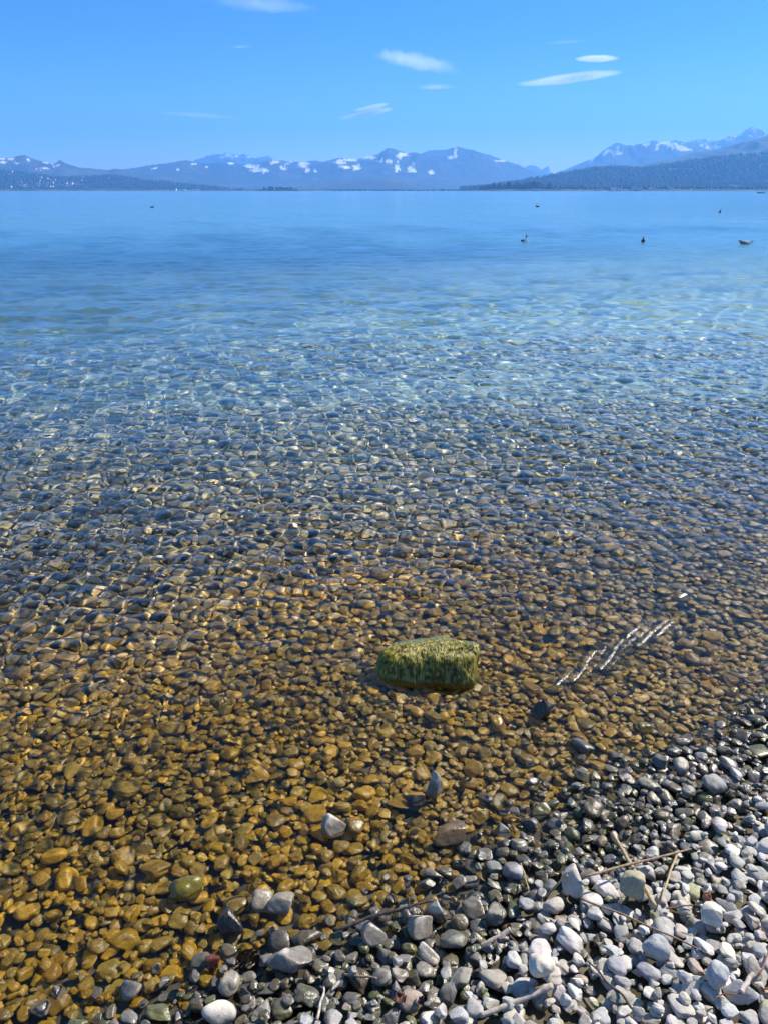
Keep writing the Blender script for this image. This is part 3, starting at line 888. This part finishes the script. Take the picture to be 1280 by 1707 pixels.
D_ = [(855, 292), (865, 285), (876, 277), (882, 275), (890, 277), (900, 283), (906, 279), (911, 277), (914, 286), (925, 293), (940, 302)]
E_ = [(890, 305), (922, 289), (951, 277), (978, 266), (988, 260.6), (1001, 250), (1023, 240.5), (1038, 242), (1058, 240), (1078, 234), (1092, 237), (1115, 234), (1135, 238), (1160, 246), (1200, 258), (1240, 268)]
E2_ = [(1090, 252), (1115, 238), (1135, 236.4), (1152, 232), (1166, 232), (1171, 236.4), (1186, 234), (1203, 225), (1213, 226), (1226, 217), (1235, 211), (1250, 216), (1265, 223.7), (1300, 232), (1370, 240)]
F_ = [(1020, 300), (1040, 285), (1055, 277), (1085, 270.7), (1119, 264), (1142, 255.6), (1186, 249), (1213, 239), (1243, 232), (1266, 227), (1280, 220), (1340, 212), (1400, 205)]
G_ = [(770, 316), (820, 312), (863, 304), (884, 301), (917, 295.5), (951, 289), (994, 281), (1028, 280), (1065, 284), (1105, 276), (1152, 269), (1186, 263), (1253, 259), (1280, 257), (1340, 250), (1420, 242)]
H_ = [(470, 315), (500, 311), (540, 306), (580, 301), (620, 297), (645, 295.5), (665, 299), (690, 306), (720, 311), (750, 315)]
ridge('mountain', D_, 12500, 900, M_H3, seed=9)
ridge('mountain', B_, 12000, 1200, M_H3, jag=2.0, seed=3, snow=[(381, 259, 9, 4), (392, 262, 8, 4), (416, 263, 6, 2), (370, 262, 5, 2)])
ridge('mountain', E2_, 10500, 1700, M_H2, seed=5, snow=[(1135, 241, 20, 6), (1152, 245, 26, 6), (1172, 248, 18, 4), (1118, 241, 10, 4), (1190, 246, 12, 3), (1210, 232, 8, 3)])
ridge('mountain', E_, 9200, 2200, M_H2, seed=4, snow=[(1019, 253, 14, 5), (1030, 247, 7, 3), (1050, 241, 9, 2), (1095, 243, 3, 7), (1105, 239, 16, 4), (1122, 243, 14, 5), (1138, 248, 14, 5), (1075, 240, 8, 3), (985, 264, 4, 4), (1125, 244, 12, 3)])
ridge('mountain', C2_, 8800, 1900, M_H2, seed=6, snow=[(759, 255, 3, 9), (752, 262, 6, 3), (718, 290, 4, 3), (700, 272, 4, 8), (690, 268, 6, 3), (835, 268, 10, 1.5)])
ridge('mountain', C_, 8000, 2300, M_H2, seed=2, snow=[(385, 273, 6, 2), (420, 277, 14, 3), (433, 283, 13, 6), (446, 285, 6, 3), (458, 271, 9, 4), (473, 278, 9, 4), (487, 270, 6, 2),
      (505, 275, 9, 4), (513, 284, 5, 4), (526, 285, 3, 3), (565, 271, 11, 4), (572, 279, 12, 3), (594, 280, 8, 5), (584, 267, 9, 2), (612, 262, 14, 3.5), (636, 268, 8, 4), (648, 269, 9, 3),
      (668, 259, 8, 4), (662, 278, 4, 7), (686, 283, 6, 4), (690, 271, 5, 3), (720, 287, 4, 3), (258, 281, 5, 2), (297, 283, 4, 3), (325, 273, 5, 1.5), (345, 279, 3, 2)])
ridge('mountain', A_, 6500, 1900, M_H1, seed=1, spur=.45, snow=[(2, 264, 10, 3), (20, 265, 8, 3), (45, 267, 9, 4), (78, 271, 7, 3), (88, 275, 9, 4), (97, 276, 6, 2), (70, 282, 12, 3), (30, 272, 8, 2), (5, 270, 8, 2)])
ridge('hill', H_, 5200, 500, M_H1, spur=.2, seed=12)
ridge('hill', F_, 5400, 1200, M_H1, seed=7, wavy=400)
HILL_G = ridge('hill', G_, 4000, 950, M_H1, seed=8, wavy=260, spur=.22)
HILL_A2 = ridge('hill', A2_, 4400, 700, M_H1, seed=10, wavy=260, spur=.25)

def shore_strip(name, u0, u1, D, depth, h):
    a, b = at_y(u0, 317.5, D).x, at_y(u1, 317.5, D).x
    n = 160; xs = np.linspace(a, b, n); t = np.linspace(0, 1, 14)
    T, X = np.meshgrid(t, xs, indexing='ij')
    e = np.minimum(1, np.minimum((X - a), (b - X)) / (.06 * (b - a) + 1))
    Y = D + T * depth + 30 * (fbm(X / 160, T * 0, 3) - .5)
    Z = h * e * np.minimum(1, T * 9) * (.7 + .6 * fbm(X / 60, Y / 60, 3)) - 1.2 + .8 * (T > .03)
    return struct(mesh_np(name, np.stack([X, Y, Z], -1).reshape(-1, 3), grid_faces(*T.shape), M_SHORE))
shore_strip('shore', -140, 560, 3000, 500, 6)
shore_strip('shore', 480, 900, 3300, 500, 5)
shore_strip('shore', 418, 502, 2350, 60, 3)
shore_strip('shore', 785, 1420, 2250, 260, 5)

# ---- trees: each crown a lump of leaf clumps round a tapered trunk
M_FOL = simple('far_foliage', (.038, .050, .030), .9, .45, .4, .2, .3)
M_BARK = simple('far_bark', (.07, .055, .045), .9, .3, 1, .2, .1)
def crown_bm(seed, kind, n=150):
    r_ = random.Random(seed); bm = bmesh.new()
    for i in range(n):
        t = r_.random()
        if kind == 'fir':
            z = .12 + .88 * t; rad = .24 * (1 - t) ** .85 * (1 + .35 * math.sin(t * 40)) + .01
        else:
            z = .25 + .75 * t; rad = .34 * math.sin(math.pi * min(1, .12 + .88 * t)) ** .6
        ang = r_.uniform(0, 6.28); q = rad * math.sqrt(r_.uniform(.15, 1))
        c = Vector((q * math.cos(ang), q * math.sin(ang), z + r_.uniform(-.02, .02)))
        s_ = r_.uniform(.04, .085) * (1.1 - .5 * t if kind == 'fir' else 1)
        m = Matrix.Translation(c) @ Euler((r_.uniform(0, 3), r_.uniform(0, 3), ang)).to_matrix().to_4x4() @ Matrix.Diagonal((s_, s_ * .8, s_ * .45, 1))
        bmesh.ops.create_icosphere(bm, subdivisions=1, radius=1, matrix=m)
    return bm
def trunk_bm(h=.5, r0=.022):
    bm = bmesh.new(); bmesh.ops.create_cone(bm, segments=7, radius1=r0, radius2=r0 * .4, depth=h, cap_ends=True, matrix=Matrix.Translation((0, 0, h / 2)))
    for a in range(4):
        bmesh.ops.create_cone(bm, segments=5, radius1=r0 * .45, radius2=r0 * .12, depth=.26, matrix=Matrix.Translation((.07 * math.cos(a * 1.7), .07 * math.sin(a * 1.7), h * .8)) @ Matrix.Rotation(a * 1.7, 4, 'Z') @ Matrix.Rotation(R(38), 4, 'Y'))
    return bm
protos = []
for i, (nm, kd) in enumerate((('fir_tree', 'fir'), ('fir_tree', 'fir'), ('leafy_tree', 'round'), ('leafy_tree', 'round'), ('leafy_tree', 'round'))):
    t_ = empty(nm, (0, 0, 0)); cr = bm_obj('crown', crown_bm(i, kd), M_FOL, t_); tr = bm_obj('trunk', trunk_bm(.9 if kd == 'fir' else .55), M_BARK, t_)
    protos.append([t_, cr, tr, False])
def put_tree(k_, loc, h, wide, label, group):
    p = protos[k_]
    if not p[3]: t_ = p[0]; p[3] = True
    else:
        t_ = p[0].copy(); COL.objects.link(t_)
        for ch in (p[1], p[2]):
            c = ch.copy(); COL.objects.link(c); c.parent = t_
    t_.location = loc; t_.scale = (h * wide, h * wide, h); t_.rotation_euler = (0, 0, random.uniform(0, 6.28))
    tag(t_, label, 'tree', group)
for i in range(24):
    u = 427 + i * 2.95 + random.uniform(-1, 1); h = random.uniform(7, 13) * (1 if 3 < i < 21 else .75)
    k_ = random.choice([0, 2, 3, 4]); p = at_y(u, 317.5, random.uniform(2365, 2395))
    put_tree(k_, (p.x, p.y, .5), h, random.uniform(.8, 1.1), ('spiky' if k_ < 2 else 'bushy') + ' dark tree on the small low island before the mountains', 'trees on the low island')
for i in range(46):
    u = 800 + i * 2.6 + random.uniform(-1, 1); g = min(1, (i + 4) / 16)
    h = random.uniform(13, 24) * (.45 + .55 * g); k_ = random.choice([0, 1, 2, 3, 4]); p = at_y(u, 317.5, random.uniform(2275, 2330))
    put_tree(k_, (p.x, p.y, 1.0), h, random.uniform(.7, 1.0), ('spiky' if k_ < 2 else 'bushy') + ' dark tree along the wooded headland at the far shore', 'trees on the headland')
for i in range(14):
    u = 340 + i * 5.5 + random.uniform(-2, 2); p = at_y(u, 317.5, 3040)
    put_tree(random.choice([2, 3, 4]), (p.x, p.y, 1), random.uniform(5, 10), 1.3, 'low bushy tree on the flat shore between village and island', 'trees on the flat shore')

def wood_mass(name, specs, seed):
    """far-off woods that read as one mass"""
    r_ = np.random.default_rng(seed); tv = []; tf = []; off = 0
    base = []
    for kd in range(6):
        vs_, fs = [], []; rr = np.random.default_rng(kd); n = 7
        rings = [(0, .16), (.18, .34), (.45, .28), (.72, .16), (1, .0)] if kd < 3 else [(0, .14), (.25, .40), (.55, .44), (.82, .28), (1, .0)]
        for (z, q) in rings[:-1]:
            for j in range(n):
                a_ = 6.283 * j / n + rr.uniform(-.3, .3); q2 = q * rr.uniform(.65, 1.3); vs_.append((q2 * math.cos(a_), q2 * math.sin(a_), z + rr.uniform(-.07, .07)))
        vs_.append((0, 0, 1)); top = len(vs_) - 1
        for i in range(len(rings) - 2):
            for j in range(n):
                a_, b_, c_, d_ = i * n + j, i * n + (j + 1) % n, (i + 1) * n + (j + 1) % n, (i + 1) * n + j
                fs += [(a_, b_, c_), (a_, c_, d_)]
        for j in range(n): fs.append(((len(rings) - 2) * n + j, (len(rings) - 2) * n + (j + 1) % n, top))
        base.append((np.array(vs_), np.array(fs)))
    for (P, hgt, wd) in specs:
        vs_, fs = base[int(r_.integers(0, 6))]
        a_ = r_.uniform(0, 6.28); ca, sa = math.cos(a_), math.sin(a_)
        v = vs_ * np.array([wd, wd, hgt]); v = np.stack([v[:, 0] * ca - v[:, 1] * sa, v[:, 0] * sa + v[:, 1] * ca, v[:, 2]], -1) + np.array(P)
        tv.append(v); tf.append(fs + off); off += len(v)
    return struct(mesh_np(name, np.concatenate(tv), np.concatenate(tf), M_FOL, False), 'stuff')
def hill_specs(hill, n, hlo, hhi, cond):
    co = np.empty(len(hill.data.vertices) * 3, np.float32); hill.data.vertices.foreach_get('co', co); co = co.reshape(-1, 3)
    r_ = np.random.default_rng(4); out = []
    sel = co[cond(co)]
    dens = fbm(sel[:, 0] / 150, sel[:, 1] / 150, 3); sel = sel[dens > .30]
    for i in r_.integers(0, len(sel), n):
        p = sel[i] + r_.normal(0, 6, 3) * np.array([1, 1, 0]); h = r_.uniform(hlo, hhi)
        out.append(((p[0], p[1], p[2] - 2), h, h * r_.uniform(.55, .9)))
    return out
wood_mass('woods', hill_specs(HILL_G, 14000, 9, 20, lambda c: (c[:, 2] > 2) & (c[:, 1] < 4080)), 1)
wood_mass('woods', hill_specs(HILL_A2, 5500, 8, 15, lambda c: (c[:, 2] > 3) & (c[:, 1] < 4460)), 2)
sp = []
for i in range(900):
    u = random.uniform(-60, 800); p = at_y(u, 317.5, random.uniform(3060, 3500)); sp.append(((p.x, p.y, 0), random.uniform(3, 8) + (4 if u < 330 else 0), random.uniform(6, 12)))
for i in range(700):
    u = random.uniform(890, 1400); p = at_y(u, 317.5, random.uniform(2290, 2420)); sp.append(((p.x, p.y, 0), random.uniform(5, 15), random.uniform(6, 11)))
wood_mass('woods', sp, 3)

# ---- houses
M_WALL = [simple('render_white', (.78, .76, .72), .8, .08, .3, .05, .05), simple('render_cream', (.62, .55, .44), .8, .08, .3, .05, .05)]
M_ROOF = [simple('roof_tile', (.24, .12, .08), .8, .3, .8, .2, .1), simple('roof_slate', (.12, .12, .13), .7, .3, .8, .2, .1)]
M_PANE = simple('window_glass', (.04, .05, .06), .15, .2, 1, .0, .01)
def house_proto(kind):
    root = empty('house', (0, 0, 0))
    w_, d_, h_ = (11, 9, 6.5) if kind == 0 else (16, 10, 9)
    bm = bmesh.new(); bmesh.ops.create_cube(bm, size=1, matrix=Matrix.Translation((0, 0, h_ / 2)) @ Matrix.Diagonal((w_, d_, h_, 1)))
    # gables
    for s_ in (-1, 1):
        a, b, c = [bm.verts.new(p) for p in ((s_ * w_ / 2, -d_ / 2, h_), (s_ * w_ / 2, d_ / 2, h_), (s_ * w_ / 2, 0, h_ + d_ * .38))]; bm.faces.new((a, b, c))
    bm_obj('wall', bm, M_WALL[kind], root, False)
    rb = bmesh.new()
    for s_ in (-1, 1):
        vs_ = [rb.verts.new(p) for p in ((-w_ / 2 - .6, s_ * (d_ / 2 + .7), h_ - .45), (w_ / 2 + .6, s_ * (d_ / 2 + .7), h_ - .45), (w_ / 2 + .6, 0, h_ + d_ * .38 + .15), (-w_ / 2 - .6, 0, h_ + d_ * .38 + .15))]
        rb.faces.new(vs_)
    bmesh.ops.solidify(rb, geom=rb.faces[:], thickness=.3)
    rf = bm_obj('roof', rb, M_ROOF[kind], root, False)
    for i in range(4):
        for j in range(2):
            wb = bmesh.new(); bmesh.ops.create_cube(wb, size=1, matrix=Matrix.Translation(((i - 1.5) * w_ / 4.4, -d_ / 2 - .05, 1.8 + j * 2.9)) @ Matrix.Diagonal((1.2, .16, 1.4, 1)))
            bm_obj('window', wb, M_PANE, root, False)
    return root
hp = [[house_proto(0), False], [house_proto(1), False]]
def put_house(k_, loc, rz, s_, label, group):
    p = hp[k_]
    if not p[1]: r_ = p[0]; p[1] = True
    else:
        r_ = p[0].copy(); COL.objects.link(r_)
        for ch in p[0].children:
            if ch.name.startswith('window'): continue
            c = ch.copy(); COL.objects.link(c); c.parent = r_
    r_.location = loc; r_.rotation_euler = (0, 0, rz); r_.scale = (s_,) * 3; tag(r_, label, 'house', group)
deps = None
def surf_z(o, x, y):
    hit, loc, nrm, idx = o.ray_cast(Vector((x, y, 3000)), Vector((0, 0, -1)))
    return loc.z if hit else 0
bpy.context.view_layer.update()
for i in range(60):
    u = -20 + 175 * random.random() ** 1.4; Dh = random.uniform(3800, 4300); p = at_y(u, 317.5, Dh)
    z = max(1.5, surf_z(HILL_A2, p.x, Dh)); zt = z if z > 3 else random.uniform(2, 14)
    k_ = random.choice([0, 0, 1])
    put_house(k_, (p.x, Dh, z + 1), random.uniform(-.6, .6), random.uniform(.8, 1.25), ('pale' if k_ == 0 else 'cream') + ' gabled house in the village on the far shore hillside', 'houses in the far shore village')
for i in range(11):
    u = 289 + i * 4.1 + random.uniform(-1, 1); p = at_y(u, 317.5, 3005)
    put_house(0, (p.x, 3005, .6), random.uniform(-.3, .3), random.uniform(.55, .9), 'small white house at the water before the low hills', 'small white houses at the water')
for i in range(26):
    u = 878 + i * 2.4 if i < 14 else random.uniform(1000, 1250); p = at_y(u, 317.5, 2262)
    put_house(0 if i < 14 else random.choice([0, 1]), (p.x, 2262 + (0 if i < 14 else random.uniform(0, 25)), .6), random.uniform(-.3, .3), random.uniform(.35, .6) if i < 14 else random.uniform(.6, 1.0),
              'low white boathouse in the row under the wooded headland' if i < 14 else 'pale house at the foot of the wooded hill', 'boathouses under the headland' if i < 14 else 'houses at the foot of the wooded hill')

# ---------------------------------------------------------------- motor boat with a person aboard
def boat():
    p = at_y(1269, 317.5, 520); root = empty('motor_boat', (p.x, p.y, 0), R(172)); tag(root, 'small dark open boat with an angler aboard on the far water', 'boat')
    M = simple('boat_paint', (.03, .035, .05), .4, .2, 3, .1, .01); M2 = simple('boat_trim', (.3, .3, .32), .5, .2, 3, .1, .01)
    bm = bmesh.new(); rings = []
    for i in range(13):
        t = i / 12; x = -2.2 + 4.6 * t; wd = .85 * math.sin(math.pi * (.28 + .72 * (1 - t))) ** .55 if t < 1 else .01; wd = max(wd, .02)
        sh = .45 + .25 * t ** 2; keel = -.22 + .3 * t ** 4
        rings.append([bm.verts.new((x, a * wd, z)) for a, z in ((-1, sh), (-.85, .1), (-.4, keel), (0, keel - .05), (.4, keel), (.85, .1), (1, sh), (.85, sh - .02), (.6, .12), (0, .05), (-.6, .12), (-.85, sh - .02))])
    for a, b in zip(rings, rings[1:]):
        for j in range(12): bm.faces.new((a[j], a[(j + 1) % 12], b[(j + 1) % 12], b[j]))
    bm.faces.new(rings[0]); bm.faces.new(rings[-1][::-1]); bm_obj('hull', bm, M, root)
    ob = bmesh.new(); bmesh.ops.create_cube(ob, size=1, matrix=Matrix.Translation((-2.4, 0, .62)) @ Matrix.Diagonal((.32, .36, .5, 1))); bmesh.ops.create_cube(ob, size=1, matrix=Matrix.Translation((-2.42, 0, .1)) @ Matrix.Diagonal((.12, .1, .8, 1)))
    bmesh.ops.bevel(ob, geom=ob.edges[:], offset=.04, segments=2, affect='EDGES'); bm_obj('outboard_motor', ob, M2, root)
    for x in (-1, .5):
        tb = bmesh.new(); bmesh.ops.create_cube(tb, size=1, matrix=Matrix.Translation((x, 0, .36)) @ Matrix.Diagonal((.3, 1.4, .05, 1))); bm_obj('bench', tb, M2, root)
    # seated person
    bm = bmesh.new()
    pts = {'hip': (0, 0, .48, .16), 'ch': (.03, 0, .82, .17), 'nk': (.05, 0, 1.02, .06), 'hd': (.07, 0, 1.17, .105), 'tp': (.06, 0, 1.27, .07),
           'sl': (.03, .2, .96, .07), 'el': (.14, .26, .72, .05), 'wl': (.36, .16, .66, .035), 'sr': (.03, -.2, .96, .07), 'er': (.14, -.26, .72, .05), 'wr': (.36, -.16, .66, .035),
           'kl': (.42, .12, .46, .08), 'fl': (.46, .12, .10, .05), 'tl': (.6, .12, .08, .04), 'kr': (.42, -.12, .46, .08), 'fr': (.46, -.12, .10, .05), 'tr': (.6, -.12, .08, .04)}
    ed = [('hip', 'ch'), ('ch', 'nk'), ('nk', 'hd'), ('hd', 'tp'), ('ch', 'sl'), ('sl', 'el'), ('el', 'wl'), ('ch', 'sr'), ('sr', 'er'), ('er', 'wr'), ('hip', 'kl'), ('kl', 'fl'), ('fl', 'tl'), ('hip', 'kr'), ('kr', 'fr'), ('fr', 'tr')]
    ks = list(pts); me = bpy.data.meshes.new('person'); me.from_pydata([pts[k_][:3] for k_ in ks], [(ks.index(a), ks.index(b)) for a, b in ed], [])
    o = bpy.data.objects.new('person', me); COL.objects.link(o); o.modifiers.new('skin', 'SKIN')
    if not me.skin_vertices: bm.from_mesh(me); bm.verts.layers.skin.verify(); bm.to_mesh(me)
    for sv, k_ in zip(me.skin_vertices[0].data, ks): sv.radius = (pts[k_][3],) * 2
    me.skin_vertices[0].data[0].use_root = True
    o.modifiers.new('sub', 'SUBSURF').levels = 1; me.materials.append(M)
    o.location = root.location + Vector((.8, 0, 0)); o.rotation_euler = (0, 0, R(172)); tag(o, 'person in dark clothes seated in the far open boat', 'person')
boat()

# ---------------------------------------------------------------- water birds
M_BW = simple('plumage_white', (.72, .72, .72), .7, .1, 40, .2, .002)
M_BG = simple('plumage_grey', (.13, .14, .16), .7, .2, 40, .2, .002)
M_BK = simple('plumage_dark', (.018, .018, .02), .6, .3, 40, .2, .002)
M_BR = simple('plumage_brown', (.10, .06, .035), .7, .3, 40, .2, .002)
M_BILL = simple('bill', (.35, .12, .05), .5, .2, 60, .1, .001)
def bird(name, u, v, L, rz, body, back, head, label, bill=M_BILL, neck=1.0, tail_up=.3):
    p = at_z(u, v, 0); root = empty(name, (p.x, p.y, 0), R(rz)); tag(root, label, 'bird')
    # body and neck are one lofted surface: tail -> rump -> breast -> neck -> head
    sec = [(-.56, .20 * tail_up + .10, .02, .012), (-.46, .13 + .12 * tail_up, .06, .03), (-.32, .12, .12, .085), (-.12, .10, .165, .125), (.08, .095, .17, .135), (.22, .11, .13, .125),
           (.30, .17, .085, .09), (.325, .26 * neck, .058, .062), (.335, .34 * neck, .055, .06), (.37, .40 * neck, .066, .066), (.42, .42 * neck, .058, .052), (.455, .415 * neck, .03, .026)]
    bm = bmesh.new(); prev = None; NS = 14
    for i, (x, z, ry, rz_) in enumerate(sec):
        a, b = sec[max(i - 1, 0)], sec[min(i + 1, len(sec) - 1)]; t = Vector((b[0] - a[0], 0, b[1] - a[1])).normalized(); up = Vector((-t.z, 0, t.x))
        ring = [bm.verts.new(((Vector((x, 0, z)) + Vector((0, 1, 0)) * math.cos(6.2832 * j / NS) * ry + up * math.sin(6.2832 * j / NS) * rz_)) * L) for j in range(NS)]
        if prev:
            for j in range(NS): bm.faces.new((prev[j], ring[j], ring[(j + 1) % NS], prev[(j + 1) % NS]))
        prev = ring
    bm.faces.new(prev)
    o = bm_obj('body', bm, body, root); o.data.materials.append(head)
    for f in o.data.polygons:
        if f.center.x > .345 * L and f.center.z > .30 * neck * L: f.material_index = 1
    for s_ in (-1, 1):
        wb = bmesh.new(); bmesh.ops.create_uvsphere(wb, u_segments=16, v_segments=10, radius=1, matrix=Matrix.Translation((-.12 * L, s_ * .11 * L, .16 * L)) @ Matrix.Rotation(R(-8 - 10 * tail_up), 4, 'Y') @ Matrix.Diagonal((.36 * L, .07 * L, .085 * L, 1)))
        for vv in wb.verts:
            if vv.co.x < -.25 * L: vv.co.z += (-.25 * L - vv.co.x) * .35; vv.co.y *= .72
        bm_obj('wing', wb, back, root)
    kb = bmesh.new(); bmesh.ops.create_cone(kb, segments=8, radius1=.018 * L, radius2=.003 * L, depth=.11 * L, cap_ends=True, matrix=Matrix.Translation((.50 * L, 0, .40 * neck * L)) @ Matrix.Rotation(R(96), 4, 'Y'))
    bm_obj('bill', kb, bill, root)
    for s_ in (-1, 1):
        eb = bmesh.new(); bmesh.ops.create_uvsphere(eb, u_segments=8, v_segments=6, radius=.009 * L, matrix=Matrix.Translation((.405 * L, s_ * .055 * L, .43 * neck * L)))
        bm_obj('eye', eb, M_BK, root)
bird('gull', 873, 405, .42, -75, M_BW, M_BK, M_BG, 'white breasted gull with dark back sitting upright on the water', neck=1.35)
bird('coot', 1071, 404, .36, -110, M_BK, M_BK, M_BK, 'small dark coot with raised neck on the open water', neck=1.15, bill=M_BW)
bird('gull', 1241, 408, .46, 176, M_BG, M_BW, M_BK, 'gull floating side on with dark head and cocked white tail', neck=.62, tail_up=1.0)
bird('duck', 895, 345, .52, -160, M_BK, M_BR, M_BR, 'dark brown duck far out near the wooded headland', neck=.9)
bird('duck', 1199, 354.5, .46, -100, M_BK, M_BK, M_BK, 'thin necked black duck far out before the wooded hill', neck=1.35)
bird('duck', 254, 346, .44, 0, M_BK, M_BR, M_BK, 'lone dark duck far out before the village shore', neck=.9)

# ---------------------------------------------------------------- clouds (outside the haze) and haze
def cloud(u, v, wpx, hpx, rot, D, dens, label, rag=.0, bend=0., seed=0, group=None):
    p = at_y(u, v, D); sc = D / 1289
    a, b, c = wpx * sc / 2, wpx * sc / 2 * .55, hpx * sc / 2
    bm = bmesh.new(); bmesh.ops.create_icosphere(bm, subdivisions=5, radius=1)
    for vv in bm.verts:
        x, y, z = vv.co
        thick = max(.04, (1 - x * x) ** .7 * (1 + .5 * x)) if bend >= 0 else 1
        z2 = z * (.35 + .65 * thick) + (.5 * math.sin(x * 2.4) * bend) - .25 * (1 - abs(z)) * 0
        if z < 0: z2 = (z2 - .5 * math.sin(x * 2.4) * bend) * .6 + .5 * math.sin(x * 2.4) * bend
        vv.co = (x * a, y * b, z2 * c)
    k = NT('cloud_vapour'); k.t.nodes.remove(k.p)
    tc = k.n('TexCoord').outputs['Object']
    x, y, z = k.sep(k.scalev(tc, (1 / a, 1 / b, 1 / c)))
    zc = k.math('SUBTRACT', z, k.math('MULTIPLY', k.math('SINE', k.math('MULTIPLY', x, 2.4)), .5 * bend))
    q = k.math('SQRT', k.math('ADD', k.math('ADD', k.math('POWER', k.math('ABSOLUTE', x), 2), k.math('MULTIPLY', y, y)), k.math('MULTIPLY', k.math('MULTIPLY', zc, zc), 1.6)))
    n = k.noise(k.scalev(tc, (1 / a * 1.3, 1 / a * 1.3, .35 / c), (0, 0, seed)), 2.6 + 3.5 * rag, 5, .65, .4)
    d = k.math('SUBTRACT', k.math('ADD', k.math('SUBTRACT', 1, q), k.math('MULTIPLY', k.math('SUBTRACT', n, .5), .5 + 2.2 * rag)), .12 + rag * .25)
    d = k.math('MULTIPLY', k.math('MAXIMUM', k.math('MINIMUM', k.math('MULTIPLY', d, 1.6), 1), 0), dens * 2.6 / (b * 1.2))
    pv = k.n('VolumeScatter'); pv.inputs['Color'].default_value = (1, 1, 1, 1); pv.inputs['Anisotropy'].default_value = .35
    k.set(pv.inputs['Density'], d); k.t.links.new(pv.outputs[0], k.o.inputs['Volume'])
    o = bm_obj('cloud', bm, k.m, loc=p); o.rotation_euler = (0, R(-rot), 0)
    struct(o, 'stuff'); o['label'] = label; o['category'] = 'cloud'
    return o
DC = 15500
cloud(948, 131, 178, 17, 5, DC, 2.6, 'long smooth lens cloud tapering to a thin tail', bend=.25, seed=1)
cloud(994, 98, 74, 13, 1, DC, 2.4, 'short smooth lens cloud above the longer one', seed=2)
cloud(692, 103, 160, 36, -9, DC, .8, 'ragged translucent cloud wisp high over the mountains', rag=.5, seed=3)
cloud(725, 145, 72, 13, 1, DC, .5, 'faint small wisp under the ragged cloud', rag=.4, seed=4)
cloud(610, 190, 96, 13, 8, DC, 3.6, 'curved lens cloud trailing off over the peaks', bend=.35, seed=5)
cloud(619, 179, 62, 9, 9, DC, 3.2, 'narrow smooth cloud bar just above the curved one', bend=.2, seed=6)
cloud(330, 192, 170, 9, -3, DC, .7, 'very faint thin streak of cloud over the far hills', rag=.3, seed=7)
cloud(440, 8, 200, 26, -3, DC, .32, 'thin veil of cloud at the top of the sky', rag=.4, seed=8)
cloud(402, 78, 40, 6, 3, DC, .22, 'tiny faint fleck of cloud', rag=.4, seed=9)
cloud(945, 70, 90, 4, 3, DC, .2, 'thin straight streak of cloud above the lens clouds', rag=.3, seed=10)

HAZE_D = 1.42e-4
def haze():
    bm = bmesh.new(); bmesh.ops.create_cube(bm, size=1, matrix=Matrix.Translation((0, 6600, 455)) @ Matrix.Diagonal((17000, 14000, 930, 1)))
    k = NT('haze_air'); k.t.nodes.remove(k.p); pv = k.n('VolumePrincipled'); pv.inputs['Density'].default_value = HAZE_D
    pv.inputs['Color'].default_value = (.17, .485, 1.0, 1); pv.inputs['Anisotropy'].default_value = .2
    k.t.links.new(pv.outputs[0], k.o.inputs['Volume'])
    o = bm_obj('haze', bm, k.m, None, False); struct(o, 'stuff')
haze()
